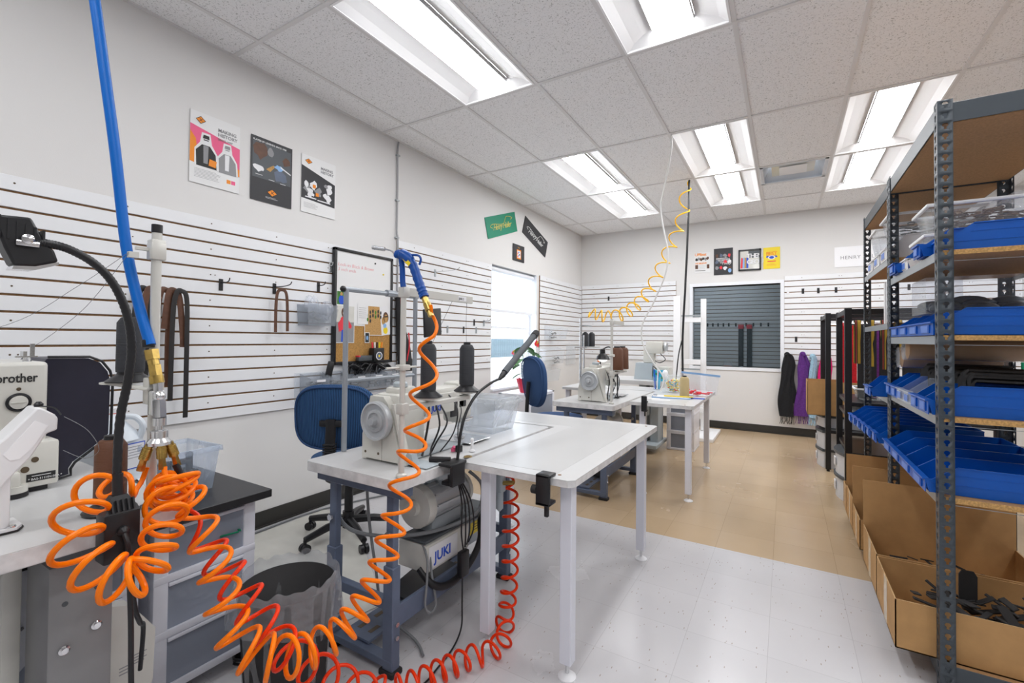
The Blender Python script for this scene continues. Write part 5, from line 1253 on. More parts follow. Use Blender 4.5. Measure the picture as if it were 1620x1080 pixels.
HOSE_C = [(-1.401, 0.607, 0.825, 0.004, 0), (-1.387, 0.616, 0.774, 0.012, 0.5), (-1.361, 0.642, 0.706, 0.034, 1), (-1.322, 0.666, 0.646, 0.042, 1), (-1.272, 0.684, 0.589, 0.044, 1), (-1.223, 0.702, 0.531, 0.045, 1), (-1.185, 0.725, 0.473, 0.045, 1), (-1.162, 0.762, 0.402, 0.045, 1), (-1.170, 0.838, 0.315, 0.045, 1), (-1.182, 0.925, 0.225, 0.042, 1.2), (-1.199, 1.031, 0.124, 0.040, 1.2), (-1.199, 1.135, 0.044, 0.038, 1), (-1.157, 1.168, 0.044, 0.038, 1), (-1.127, 1.207, 0.044, 0.038, 1), (-1.102, 1.250, 0.044, 0.038, 1), (-1.084, 1.297, 0.044, 0.038, 1), (-1.065, 1.339, 0.044, 0.038, 1), (-1.045, 1.382, 0.044, 0.038, 1), (-1.027, 1.429, 0.044, 0.038, 1), (-0.985, 1.480, 0.044, 0.037, 1), (-0.972, 1.541, 0.044, 0.036, 1), (-0.985, 1.615, 0.044, 0.036, 1), (-1.046, 1.705, 0.035, 0.036, 1), (-1.037, 1.710, 0.095, 0.034, 1), (-1.031, 1.714, 0.155, 0.034, 2), (-1.027, 1.716, 0.286, 0.034, 2), (-1.026, 1.717, 0.417, 0.034, 2), (-1.027, 1.716, 0.540, 0.034, 1.5), (-1.033, 1.713, 0.630, 0.020, 0.5), (-1.047, 1.704, 0.663, 0.003, 0)]

def hose(pts, r, m, label, ph=0): return single('coiled_air_hose', mb(m).tube(coil(pts, ph, 18), r, 10), label, 'air hose', 'coiled air hoses')
hose(HOSE_A, .0062, 'orange', 'orange coiled hose looping off the left outlet in front of the machine table', 1.0)
hose(HOSE_B, .0062, 'orange', 'long orange coiled hose from the middle outlet past the bin up to the air gun', .5)
hose(HOSE_C, .0058, 'red', 'red-orange coiled hose running along the floor and up under the white table', 2.0)
single('hose_bundle', (lambda f: [f.tube([Vector((-1.372 + .03 * math.cos(.5 * k), .574, .885 - .016 * k)) + Vector((.045 * math.sin(a), .042 * math.cos(a), .018 * math.sin(a + k))) for a in [2 * PI * i / 28 for i in range(28)]], .006, 10, closed=True) for k in range(6)] and f)(mb('orange')), 'tangle of orange hose rings gathered below the manifold', 'air hose')
YP = [(-0.896, 5.19, 2.985), (-0.921, 5.15, 2.81), (-0.949, 5.1, 2.563), (-0.997, 5.05, 2.388), (-1.051, 5.0, 2.236), (-1.1, 4.93, 2.075), (-1.148, 4.86, 1.922), (-1.206, 4.78, 1.778), (-1.269, 4.7, 1.662), (-1.337, 4.6, 1.573), (-1.404, 4.5, 1.512), (-1.501, 4.4, 1.483), (-1.615, 4.35, 1.502), (-1.684, 4.32, 1.527)]
TN = [.9, 1, .9, .9, .9, 1, 1, 1.2, 1.2, 1.2, 1.4, 1.8, 1.2, 0]
single('yellow_coiled_hose', mb('yellow').tube(coil([(*p, (.0 if i == 0 else .062 if i < 12 else .05), TN[i]) for i, p in enumerate(YP)], .3, 18), .0068, 8), 'yellow coiled air hose sweeping down from the ceiling to the second station', 'air hose')
# air gun
t = thing('air_blow_gun', 'blue air blow gun with a yellow label hooked on the pole top', 'air gun', (-1.13, 1.19, 1.44))
K = [(-.055, -.012, .115), (-.015, -.004, .100), (.010, .0, .075), (.035, .004, .02), (.062, .004, -.035)]
f = mb('gunblue'); f.tube(catmull([(-.070, -.006, .108), (-.045, -.006, .112), (-.015, -.004, .098), (.012, .0, .062), (.038, .003, .0), (.055, .004, -.035), (.060, .004, -.045)], 8), [.010] * 4 + [.016] * 6 + [.019] * 10 + [.0155 + .002 * (i % 3 == 0) for i in range(22)] + [.017] * 7, 16)
f.build('gun_body', t)
mb('gunblue').tube(catmull([(-.045, -.004, .100), (-.042, .0, .06), (-.040, .0, .02), (-.036, 0, -.005)], 6), .0065, 10, flat=(1.5, .7)).build('trigger', t)
mb('gunblue').tube(catmull([(.004, .0, .105), (.035, .0, .100), (.045, 0, .085), (.038, .0, .068)], 6), .004, 8).build('hook_loop', t)
mb('steel').tube(catmull([(-.068, -.006, .108), (-.085, -.01, .125), (-.115, -.016, .134)], 6), .0032, 8).cyl((-.115, -.016, .134), (-.165, -.026, .143), .0075, n=14).build('nozzle', t)
mb('yellowp').box((-.008, -.0185, .085), (.05, .0015, .014), Matrix.Rotation(.75, 4, 'Y')).build('yellow_label', t)
mb('brass').cyl((.060, .004, -.045), (.072, .003, -.068), .0115, n=6).cyl((.072, .003, -.068), (.085, .002, -.092), .0135, n=20).cyl((.085, .002, -.092), (.095, 0, -.112), .010, n=6).build('brass_coupling', t)

# drawer cart with black worktop
t = thing('cart_worktop', 'black worktop lying over the white drawer carts', 'worktop', (-2.46, .20, .628)); f = mb('black').bx((0, 0, 0), (.735, .862, .030), bev=.002, seg=1); f.build('board', t)
cart('white drawer cart with frosted drawers next to the bin, under the black worktop', (-1.995, .865, 0), .335, .42, .626, 3, PI / 2)
cart('white drawer cart partly hidden behind the grey column, under the black worktop', (-2.02, .50, 0), .335, .42, .626, 3, PI / 2)
for k, (mm, zz, hh) in enumerate((('label', .28, .10), ('rim', .09, .11), ('pinkink', .47, .05), ('strap_green', .475, .045))):
    o = fill_mess(mm, .12, .09, hh, (-1.93 + .02 * k, .86 + .03 * (k - 1), zz), ['white folded pieces in the middle drawer of the near cart', 'dark pieces in the bottom drawer of the near cart', 'red scraps in the top drawer of the near cart', 'green scraps in the top drawer of the near cart'][k], 0, 26 if k < 2 else 10)
t = thing('clear_parts_bin', 'clear open-front bin of dark metal parts on the black worktop', 'storage bin', (-2.02, .87, .6595), .06)
open_bin(mb('frostw'), .23, .165, .165, .0, .82).build('bin_body', t, [('SOLIDIFY', dict(thickness=.002))])
fill_mess('blackm', .07, .05, .07, (-2.02, .87, .662), 'dark metal parts in the clear bin on the black worktop', .06, 60)
f = mb('blackm'); f.cyl((0, .04, 0), (0, .04, .11), .012).bx((-.02, -.06, .09), (.02, .04, .105), bev=.003).ball((0, .04, .12), .014).cyl((0, -.03, .04), (0, -.03, .1), .01)
single('metal_part', f, 'dark toggle-shaped metal part sticking up in the clear bin', 'metal part', None, (-2.02, .86, .665))
t = thing('water_jug', 'translucent plastic jug with a white cap and blue-bordered label, behind the manifold', 'jug', (-2.36, .76, .6585), .35)
f = mb('jug'); f.prism(rounded_rect(-.085, -.085, .085, .085, .03), .17, 'z', 0); f.lathe((0, 0, .168), [(.098, 0), (.085, .03), (.05, .07), (.026, .095), (.022, .11)], n=26); f.build('jug_body', t)
mb('jug').tube(catmull([(.03, .03, .26), (.065, .05, .255), (.085, .065, .22), (.075, .06, .17)], 6), .012, 10).build('jug_handle', t)
mb('label').lathe((0, 0, .278), [(.024, 0), (.024, .02), (.02, .022)], n=22).build('cap', t); mb('lid_r').lathe((0, 0, .272), [(.023, 0), (.023, .006)], n=22).build('seal_ring', t)
mb('blueink').bx((.0855, -.03, .05), (.0862, .075, .155)).build('label_border', t); lb = mb('label').bx((.0864, -.026, .054), (.0868, .071, .151)).build('paper_label', t)
f = mb('greyink')
for k in range(5): f.bx((.087, .0 + .004 * (k % 3), .138 - k * .011), (.0872, .06 - .006 * (k % 2), .1405 - k * .011))
f.build('label_print', lb)
for k, (x, y, r_) in enumerate(((-2.15, .80, .2), (-2.22, .87, -.15), (-2.3, .38, .1))): single('paper_sheet', mb('paper').box((0, 0, 0), (.15, .10, .0012), r_), ['white papers lying on the black worktop behind the pole', 'white papers with print further back on the black worktop', 'white paper beside the cream machine on the black worktop'][k], 'paper', None, (x, y, .6595 + .0013 * k))

cable('coiled_cable', 'black', [(-1.78 + .07 * math.cos(a) + .02 * math.cos(3 * a), 1.02 + .06 * math.sin(a), .008 + .0025 * a) for a in [i * .7 for i in range(24)]], .005, 'loose coils of black cable on the floor under the drawer cart edge', n=6, sub=2)
# bin with liner
t = thing('trash_can', 'black rubbish bin lined with a clear bag, between the drawer cart and the nearest bench', 'rubbish bin', (-1.42, .935, 0))
f = mb('blackm'); f.lathe((0, 0, 0), [(.112, 0), (.115, .01), (.146, .435)], n=36, cap=False).cyl((0, 0, .0), (0, 0, .006), .115, n=36); f.build('bin_body', t, [('SOLIDIFY', dict(thickness=.004))])
rr = random.Random(2)
def lin(u, v):
    a = 2 * PI * u; w1 = math.sin(a * 5 + 1 + 6 * v) * .4 + math.sin(a * 11 + 2 - v * 9) * .4 + math.sin(a * 19 + 7 * v) * .4
    if v < .5:
        k = v / .5; R_ = .118 + .03 * k + .010 * w1 * (1 - .6 * k); z = .08 + .375 * k + .004 * w1
    else:
        k = (v - .5) / .5; R_ = .150 + .012 * math.sin(PI * min(1, k * 2.2) / 2) + .010 * w1 * k + .012 * k; z = .455 + .022 * math.sin(PI * min(k * 4, 1)) * (1 + .6 * w1) - (.125 + .02 * math.sin(a * 2 + 1)) * max(0, k - .06)
    return Vector((R_ * math.cos(a), R_ * math.sin(a), z))
mb('liner').grid(lin, 120, 26).build('bin_liner', t)

# ================================================================ things on the left wall
WX = LX + .0015
def panel_on_wall(name, label, cat, y0, z0, w, h, m='paper', side='left', th=.0025, rot=0.0, group=None, off=0.0, border=None, grain=None):
    "flat printed sheet; local x runs along the wall, z up, its face looks to -y"
    if side == 'left': loc, rz = (WX + off, y0, z0), PI / 2
    else: loc, rz = (y0, BY - .0015 - off, z0), 0
    t = thing(name, label, cat, loc, rz, group); t.rotation_mode = 'XYZ'
    t.rotation_euler = (0, rot if side != 'left' else 0, rz)
    if side == 'left' and rot: t.rotation_euler = (Matrix.Rotation(rz, 3, 'Z') @ Matrix.Rotation(rot, 3, 'Y')).to_euler()
    f = mb(m).bx((0, -th, 0), (w, 0, h)); f.build('sheet', t)
    return t, th
def patch(t, m, pts, th, d=.0004, name='print'):
    f = mb(m).prism(pts, .0004, 'y', -th - d); return f.build(name, t)
def R4(x0, z0, x1, z1): return [(x0, z0), (x1, z0), (x1, z1), (x0, z1)]
def diamond(t, cx, cz, w, h, th, d=.0012):
    patch(t, 'ink', [(cx - w, cz), (cx, cz - h), (cx + w, cz), (cx, cz + h)], th, d, 'diamond_emblem'); patch(t, 'orangeink', [(cx - w * .84, cz), (cx, cz - h * .84), (cx + w * .84, cz), (cx, cz + h * .84)], th, d + .0003, 'diamond_emblem')
    for s_ in (-1, 1): patch(t, 'ink', [(cx - w * .3, cz - s_ * h * .35), (cx - w * .22, cz - s_ * h * .42), (cx + w * .3, cz + s_ * h * .35), (cx + w * .22, cz + s_ * h * .42)], th, d + .0006, 'diamond_emblem')
def blob(cx, cz, rx, rz_, n=14, j=0.0, seed=0):
    rr_ = random.Random(seed); return [(cx + rx * (1 + rr_.uniform(-j, j)) * math.cos(2 * PI * i / n), cz + rz_ * (1 + rr_.uniform(-j, j)) * math.sin(2 * PI * i / n)) for i in range(n)]
def figure(t, cx, z0, s_, th, jacket='ink', shirt='greyink', halo=True, d=.0008):
    if halo: patch(t, 'paper', [(cx - .34 * s_, z0), (cx - .34 * s_, z0 + .55 * s_), (cx - .18 * s_, z0 + .78 * s_), (cx - .13 * s_, z0 + 1.12 * s_), (cx + .13 * s_, z0 + 1.12 * s_), (cx + .18 * s_, z0 + .78 * s_), (cx + .36 * s_, z0 + .5 * s_), (cx + .4 * s_, z0)], th, d, 'portrait_cutout')
    patch(t, jacket, [(cx - .28 * s_, z0), (cx - .30 * s_, z0 + .5 * s_), (cx - .12 * s_, z0 + .72 * s_), (cx + .12 * s_, z0 + .72 * s_), (cx + .30 * s_, z0 + .48 * s_), (cx + .34 * s_, z0)], th, d + .0004, 'portrait_jacket')
    patch(t, shirt, [(cx - .07 * s_, z0 + .12 * s_), (cx - .08 * s_, z0 + .70 * s_), (cx + .08 * s_, z0 + .70 * s_), (cx + .06 * s_, z0 + .12 * s_)], th, d + .0008, 'portrait_shirt')
    patch(t, 'label', blob(cx, z0 + .88 * s_, .085 * s_, .12 * s_), th, d + .0008, 'portrait_head')
    patch(t, jacket, [(cx - .10 * s_, z0 + .93 * s_), (cx + .10 * s_, z0 + .93 * s_), (cx + .09 * s_, z0 + 1.05 * s_), (cx - .08 * s_, z0 + 1.05 * s_)], th, d + .0012, 'portrait_hair')
    patch(t, jacket, R4(cx - .075 * s_, z0 + .87 * s_, cx + .075 * s_, z0 + .905 * s_), th, d + .0012, 'portrait_glasses')
def lines(t, x0, z0, w, n, pitch, m, th, h=.0016, name='small_print', seed=1):
    rr_ = random.Random(seed); f = mb(m)
    for k in range(n): f.prism(R4(x0, z0 - k * pitch, x0 + w * rr_.uniform(.75, 1), z0 - k * pitch + h), .0003, 'y', -th - .0006)
    return f.build(name, t)
# poster 1
t, th = panel_on_wall('wall_poster', 'pink and white band poster with two cut-out portraits, leftmost of three', 'poster', 1.284, 2.148, .28, .42, off=.003, group='posters high on the left wall')
patch(t, 'pinkink', [(0, .12), (.28, .075 + .03), (.28, .28), (0, .34)], th); patch(t, 'orangeink', [(0, .12), (.05, .112), (.03, .26), (0, .30)], th, .0006); patch(t, 'orangeink', [(.17, .12), (.28, .105), (.28, .15), (.19, .17)], th, .0006)
figure(t, .085, .105, .18, th); figure(t, .205, .10, .165, th, 'greyink', 'label', d=.0018); patch(t, 'orangeink', [(.10, .12), (.14, .115), (.145, .155), (.105, .16)], th, .0034, 'orange_card')
diamond(t, .055, .375, .028, .022, th)
text('MAKING\nHISTORY', .028, 'greyink', (.150, -th - .001, .345), ROT_S, t, bold=.0005); text('SINCE 1977', .017, 'greyink', (.150, -th - .003, .292), ROT_S, t)
lines(t, .025, .085, .15, 7, .008, 'greyink', th); patch(t, 'orangeink', R4(.205, .045, .228, .068), th); patch(t, 'pinkink', R4(.232, .045, .256, .068), th)
# poster 2
t, th = panel_on_wall('wall_poster', 'dark guitar poster with an orange diamond, middle of three', 'poster', 1.634, 2.141, .285, .418, 'charc', off=.003, group='posters high on the left wall')
patch(t, 'rim', R4(.01, .15, .275, .385), th); patch(t, 'bench', blob(.20, .20, .05, .04, 12, .3, 4), th, .0008)
patch(t, 'leather', blob(.06, .33, .045, .05, 12, .3, 5), th, .0008, 'performer'); patch(t, 'greyink', blob(.13, .34, .02, .03, 12, .2, 6), th, .0008, 'performer'); patch(t, 'leather', blob(.24, .31, .03, .03, 12, .3, 7), th, .0008, 'performer')
patch(t, 'label', blob(.05, .215, .045, .022, 12, .35, 8), th, .0012, 'guitar'); patch(t, 'boarde', [(.10, .22), (.15, .26), (.16, .25), (.13, .21)], th, .0012, 'hand'); patch(t, 'skyink', blob(.19, .255, .032, .018, 12, .35, 9), th, .0012, 'guitar'); patch(t, 'label', [(.20, .258), (.275, .228), (.275, .236), (.20, .268)], th, .0014, 'guitar_neck')
text('PLAYED BY LEGENDS SINCE 1958', .0155, 'paper', (.012, -th - .001, .388), ROT_S, t, bold=.0003)
diamond(t, .145, .072, .038, .026, th); lines(t, .10, .038, .09, 2, .007, 'label', th); lines(t, .03, .17, .06, 1, .01, 'label', th, .003); lines(t, .12, .155, .05, 1, .01, 'label', th, .003); lines(t, .20, .15, .05, 1, .01, 'label', th, .003)
# poster 3
t, th = panel_on_wall('wall_poster', 'black and white crowd poster with an orange diamond, rightmost of three', 'poster', 1.992, 2.148, .283, .414, off=.003, group='posters high on the left wall')
patch(t, 'charc', [(0, .10), (.28, .085), (.28, .26), (0, .335)], th)
rr = random.Random(4)
for k in range(14): patch(t, ['label', 'greyink', 'label'][k % 3], blob(rr.uniform(.03, .25), rr.uniform(.13, .25), rr.uniform(.012, .03), rr.uniform(.012, .035), 9, .35, k), th, .0006 + .00005 * k, 'crowd_shape')
patch(t, 'orangeink', R4(.09, .19, .115, .215), th, .002); patch(t, 'orangeink', R4(.115, .135, .14, .16), th, .002); patch(t, 'label', R4(.03, .11, .12, .118), th, .002); patch(t, 'label', R4(.13, .105, .24, .113), th, .002)
diamond(t, .055, .372, .03, .02, th); text('MAKING\nHISTORY', .027, 'greyink', (.155, -th - .001, .345), ROT_S, t, bold=.0005); lines(t, .02, .07, .12, 5, .008, 'greyink', th)
# conduit
t = thing('cable_conduit', 'thin grey cable tube clipped to the left wall from ceiling to slatwall', 'cable tube', (LX, 2.925, 0))
mb('conduit').tube(catmull([(.012, .0, 2.99), (.012, -.012, 2.9), (.012, -.008, 2.7), (.012, -.006, 2.4), (.012, -.008, 2.2), (.024, -.004, 2.05), (.024, -.004, 1.3)], 6), .008, 10).build('tube', t)
for z in (2.86, 2.46, 2.13): mb('galv').bx((0, -.025, z), (.024, .012, z + .014), bev=.002).build('clip', t)
# signs
def script(t, s_, m, x, z, th, size):
    text('Henry Heller', size, m, (x, -th - .001, z), ROT_S, t, 'signature_lettering', shear=.55, spacing=.85)
    mb(m).tube(catmull([(x - .1 * size, -th - .001, z + .30 * size), (x - .5 * size, -th - .001, z + .5 * size), (x + .2 * size, -th - .001, z + .75 * size), (x + 2.6 * size, -th - .001, z + .55 * size), (x + 3.6 * size, -th - .001, z + 1.35 * size), (x + 5.0 * size, -th - .001, z + 1.1 * size), (x + 4.6 * size, -th - .001, z + .9 * size)], 8), .0035, 6).build('signature_flourish', t)
t, th = panel_on_wall('hanging_sign', 'green tilted sign with a gold signature, above the bright window', 'sign', 4.367, 2.407, .70, .245, 'green', th=.008, rot=-.33)
script(t, 1, 'gold', .13, .08, th, .095)
t, th = panel_on_wall('hanging_sign', 'charcoal tilted sign with a white signature, above the bright window', 'sign', 5.161, 2.651, .70, .245, 'charc', th=.008, rot=.33)
script(t, 1, 'paper', .13, .08, th, .095)
t, th = panel_on_wall('small_plaque', 'small dark plaque with an orange print above the window', 'plaque', 4.924, 2.252, .285, .21, 'charc', th=.01)
patch(t, 'orangeink', R4(.09, .03, .20, .15), th); patch(t, 'label', R4(.105, .045, .185, .135), th, .0008)
for k in range(5): patch(t, ['pinkink', 'blueink', 'ink'][k % 3], blob(.12 + .02 * (k % 3), .06 + .014 * k, .014, .008, 8, .3, k), th, .0012)
text('FINE', .028, 'boarde', (.11, -th - .001, .165), ROT_S, t)

# whiteboard / cork board
t = thing('message_board', 'black-framed board, whiteboard above and cork below, on the left slatwall', 'notice board', (LX + .035, 2.248, 1.045), PI / 2)
w_, h_ = .595, .89
f = mb('black'); q = .022
f.bx((0, -.018, 0), (q, .015, h_), bev=.003).bx((w_ - q, -.018, 0), (w_, .015, h_), bev=.003).bx((0, -.018, 0), (w_, .015, q), bev=.003).bx((0, -.018, h_ - q), (w_, .015, h_), bev=.003); f.build('frame', t)
mb('paper').bx((q, -.006, .30), (w_ - q, .005, h_ - q)).build('whiteboard_surface', t); mb('cork').bx((q, -.006, q), (w_ - q, .005, .30)).build('cork_surface', t)
text('Lock-its Black & Brown\n3 inch ends', .037, 'redink', (.035, -.008, .755), ROT_S, t, 'handwriting', shear=.12, bold=-.0008)
t.children[-1].scale = (1.0, 1.35, 1)
for x, z, m_ in ((.40, .82, 'black'), (.49, .74, 'yellowp'), (.27, .43, 'yellowp')): mb(m_).lathe((x, -.006, z), [(.008, 0), (.007, .006)], (0, -1, 0), n=12).build('push_pin' if z < .5 else 'magnet', t)
def pinned(label, x, z, w, h, m, rot=0.0, cat='photo', shapes=(), off=0.0):
    loc = Vector((LX + .035 + .0085 + off, 2.248 + x, 1.045 + z)); s_ = thing('pinned_photo' if cat == 'photo' else 'pinned_paper', label, cat, loc, PI / 2, 'papers pinned to the board')
    s_.rotation_euler = (Matrix.Rotation(PI / 2, 3, 'Z') @ Matrix.Rotation(rot, 3, 'Y')).to_euler()
    mb('paper').bx((0, -.0006, 0), (w, 0, h)).build('sheet', s_); b_ = .005
    if m: patch(s_, m, R4(b_, b_, w - b_, h - b_), .0006)
    for k, (mm, pts) in enumerate(shapes): patch(s_, mm, pts, .0006, .0008 + .0002 * k, 'printed_shape')
    return s_
pinned('small photo of a person in blue at the top left of the cork half', .025, .455, .09, .11, 'leaf', shapes=(('blueink', blob(.045, .04, .025, .035)), ('boarde', blob(.045, .085, .012, .014))))
pinned('tall photo of a child in a red top and blue trousers pinned lower left', .02, .165, .175, .29, 'greyink', shapes=(('machine', R4(.005, .16, .17, .285)), ('redink', [(.04, .09), (.045, .19), (.075, .215), (.11, .19), (.15, .13), (.14, .11), (.11, .12), (.11, .08)]), ('blueink', [(.05, .01), (.055, .10), (.11, .10), (.12, .01)]), ('leather', blob(.08, .235, .03, .04)), ('label', blob(.08, .228, .016, .02)), ('ink', blob(.08, .245, .02, .012)), ('redink', [(.03, .08), (.02, .15), (.045, .18), (.05, .12)])), off=.001)
pinned('white notes sheet pinned in the middle of the board', .225, .315, .105, .16, None, cat='paper', off=.003, shapes=tuple(('greyink', R4(.01, .13 - k * .016, .085, .132 - k * .016)) for k in range(6)))
pinned('wide sand-coloured group photo in the middle of the board', .295, .225, .20, .245, 'boarde', shapes=tuple(('charc' if k % 3 else 'leaf', blob(.03 + .028 * (k % 6), .20 - .035 * (k // 6) - .01 * (k % 2), .008, .016)) for k in range(14)), off=.001)
pinned('tilted photo of two faces at the right of the board', .48, .225, .10, .25, 'label', .12 * -1, shapes=(('boarde', blob(.03, .12, .02, .035)), ('leather', blob(.06, .15, .03, .045)), ('boarde', blob(.062, .14, .02, .035)), ('ink', R4(.045, .15, .08, .16)), ('yellowp', blob(.045, .04, .025, .03)), ('skyink', blob(.04, .08, .018, .02))), off=.002)
pinned('white sheet behind the photos on the board', .12, .30, .36, .22, None, cat='paper')
pinned('small white-framed photo of a blue figure low on the cork', .30, .165, .048, .085, 'ink', shapes=(('skyink', blob(.024, .04, .010, .018)),), off=.002)
t = thing('eraser', 'dark red-brown eraser resting on the lower frame of the board', 'eraser', (LX + .075, 2.45, 1.068)); mb('rim').bx((-.02, 0, 0), (.02, .14, .042), bev=.005).build('eraser_body', t); mb('redink').bx((-.0205, -.001, .03), (.0205, .02, .043), bev=.004).build('red_end', t)
t = thing('pen_pot', 'black pen pot with a flower sticker at the lower right of the board', 'pen pot', (LX + .085, 2.63, 1.07)); f = mb('black').bx((-.03, -.045, 0), (.03, .065, .10), bev=.006); f.build('pot_body', t)
mb('label').cyl((.031, .008, .035), (.0318, .008, .035), .034, n=12).build('flower_sticker', t); mb('bench').cyl((.0319, .008, .035), (.0322, .008, .035), .028, n=12).build('flower_sticker', t); mb('yellowp').cyl((.0323, .008, .035), (.0326, .008, .035), .010, n=12).build('flower_sticker', t)
for k, (m_, lb_) in enumerate((('redink', 'red marker leaning in the pen pot'), ('paper', 'white marker in the pen pot'), ('black', 'black marker in the pen pot'), ('yellowp', 'yellow highlighter in the pen pot'), ('orangeink', 'orange marker at the right of the pen pot'))):
    single('marker_pen', mb(m_).cyl((0, 0, 0), (.0, .015 * (k - 2) * .4, .14), .0065, n=10), lb_, 'pen', 'pens in the pot', (LX + .085, 2.602 + .020 * k, 1.076))
t = thing('clear_wall_bin', 'clear bin stuffed with plastic bags hooked on the slatwall left of the board', 'storage bin', (LX + .02, 1.975, 1.335), PI / 2)
f = mb('smoke'); f.prism([(0, 0), (.22, 0), (.235, .15), (-.01, .15)], .002, 'y', -.12).prism([(0, 0), (.22, 0), (.235, .15), (-.01, .15)], .002, 'y', -.002); f.quad((0, -.12, 0), (.22, -.12, 0), (.22, 0, 0), (0, 0, 0)); f.quad((0, -.12, 0), (-.01, -.13, .12), (-.01, 0, .15), (0, 0, 0)); f.quad((.22, -.12, 0), (.235, -.13, .12), (.235, 0, .15), (.22, 0, 0)); f.build('bin_body', t)
f = mb('bag'); rr = random.Random(8)
for k in range(5):
    c = Vector((LX + .08 + rr.uniform(-.02, .02), 2.03 + .035 * k, 1.39 + rr.uniform(0, .06))); f.ball(c + Vector((0, 0, .04)), .042, (1, .8, 1.4 + .3 * (k % 2)), 9)
for v in f.bm.verts: v.co += Vector((rr.uniform(-1, 1), rr.uniform(-1, 1), rr.uniform(-1, 1))) * .009
single('plastic_bags', f, 'crumpled clear bags and grey parts inside the clear wall bin', 'bag')
fill_mess('greyink', .05, .08, .09, (LX + .08, 2.085, 1.342), 'grey parts in the clear wall bin left of the board', 0, 30)
# row of bins under the board
mb_ = mb('clearw').bx((0, -.004, 0), (.95, 0, .20)); o = single('bin_rail', mb_, 'clear backing rail carrying the row of small bins under the board', 'rail', None, (LX + .02, 1.955, .80), PI / 2)
for k in range(5):
    t = thing('clear_wall_bin', f'small clear bin under the board, {["leftmost", "second from left", "middle", "fourth from left", "rightmost"][k]} of the row', 'storage bin', (LX + .03, 1.99 + .178 * k, .845), PI / 2, 'small bins under the board')
    f = mb('smoke'); f.prism([(-.10, .012), (0, 0), (0, .15), (-.12, .12)], .002, 'x', 0).prism([(-.10, .012), (0, 0), (0, .15), (-.12, .12)], .002, 'x', .16); f.quad((0, -.10, .012), (.16, -.10, .012), (.16, 0, 0), (0, 0, 0)); f.quad((0, -.10, .012), (.16, -.10, .012), (.165, -.12, .12), (-.004, -.12, .12)); f.quad((0, 0, 0), (.16, 0, 0), (.16, 0, .15), (0, 0, .15)); f.build('bin_body', t)
    if k != 1: mb('label').bx((.05, -.122, .092), (.12, -.119, .108)).build('card_label', t)
    fill_mess(['rim', 'gcord', 'rim', 'gcord', 'rim'][k], .035, .06, .085, (LX + .085, 2.07 + .178 * k, .85), f'dark parts filling the {["leftmost", "second", "middle", "fourth", "rightmost"][k]} small bin under the board', 0, 34)
for k, (y, h2) in enumerate(((2.20, .10), (2.45, .06), (2.62, .05))):
    f = mb('black'); rr = random.Random(k)
    if k == 0: f.box((0, 0, .05), (.02, .05, .12), Matrix.Rotation(-.25, 4, 'X'), bev=.006)
    else:
        for q_ in range(7): f.tube(catmull([(rr.uniform(-.03, .03), -.12 + .03 * q_, 0), (rr.uniform(-.03, .03), -.08 + .03 * q_, .05 + .03 * rr.random()), (rr.uniform(-.03, .03), -.0 + .03 * q_, .03)], 4), .018, 6, flat=(.4, 1))
    single('black_strap', f, ['short black webbing end sticking out of the small bins', 'heap of black webbing on top of the small bins', 'black webbing spilling over the right small bins'][k], 'strap', None, (LX + .075, y, .965))
# dark cloth roll with red trim hanging right of the board
f = mb('blackm')
f.grid(lambda u, v: Vector((LX + .06 + .035 * math.sin(2 * PI * v) + .01 * math.sin(9 * u), 2.90 + .10 * u + (.035 + .055 * u) * math.cos(2 * PI * v) + .008 * math.sin(12 * u + 3 * v), 1.62 - .66 * u)), 26, 16)
t = thing('hanging_garment', 'long black folded garment with red edges hanging right of the board', 'garment', (0, 0, 0)); f.build('garment_cloth', t)
mb('redink').tube(catmull([(LX + .10, 2.895, 1.60), (LX + .105, 2.90, 1.45), (LX + .10, 2.93, 1.42)], 6), .008, 8).tube(catmull([(LX + .105, 2.985, 1.30), (LX + .11, 2.99, 1.18), (LX + .10, 2.97, 1.05)], 6), .006, 8).build('red_trim', t)

# leather straps and hooks on the long slatwall
def strap(label, m, pts, w, group=None, name='leather_strap'):
    f = mb(m).tube(catmull(pts, 6), w / 2, 10, flat=(.16, 1, (1, 0, 0))); return single(name, f, label, 'strap', group)
SX = LX + .05
for k, (m_, y, yb, zb, lb_) in enumerate((('leatherb', 1.045, 1.03, 1.02, 'black leather strap at the left of the strap bunch behind the pole'), ('leather', 1.075, 1.07, 1.08, 'dark brown leather strap second in the bunch behind the pole'), ('leather', 1.13, 1.12, .98, 'wide brown leather strap in the middle of the bunch'), ('leather', 1.165, 1.185, 1.19, 'short brown leather strap on the right side of the bunch'), ('leatherb', 1.195, 1.20, .80, 'long black leather strap hanging lowest in the bunch'))):
    strap(lb_, m_, [(SX + .012 * k, y - .02, zb + .1), (SX + .012 * k, y - .015, 1.35), (SX + .012 * k, y, 1.485), (SX + .012 * k, y + .025, 1.50), (SX + .012 * k, y + .05, 1.46), (SX + .012 * k, yb + .05, 1.25), (SX + .012 * k, yb + .05, zb)], .032 if k != 4 else .026, 'straps behind the left pole')
strap('single brown leather strap folded over a hook in the middle of the long slatwall', 'leather', [(SX + .03, 1.775, 1.283), (SX + .03, 1.775, 1.45), (SX + .03, 1.785, 1.545), (SX + .03, 1.815, 1.566), (SX + .03, 1.845, 1.545), (SX + .03, 1.855, 1.45), (SX + .03, 1.858, 1.29)], .022)
HL = LX + .0175
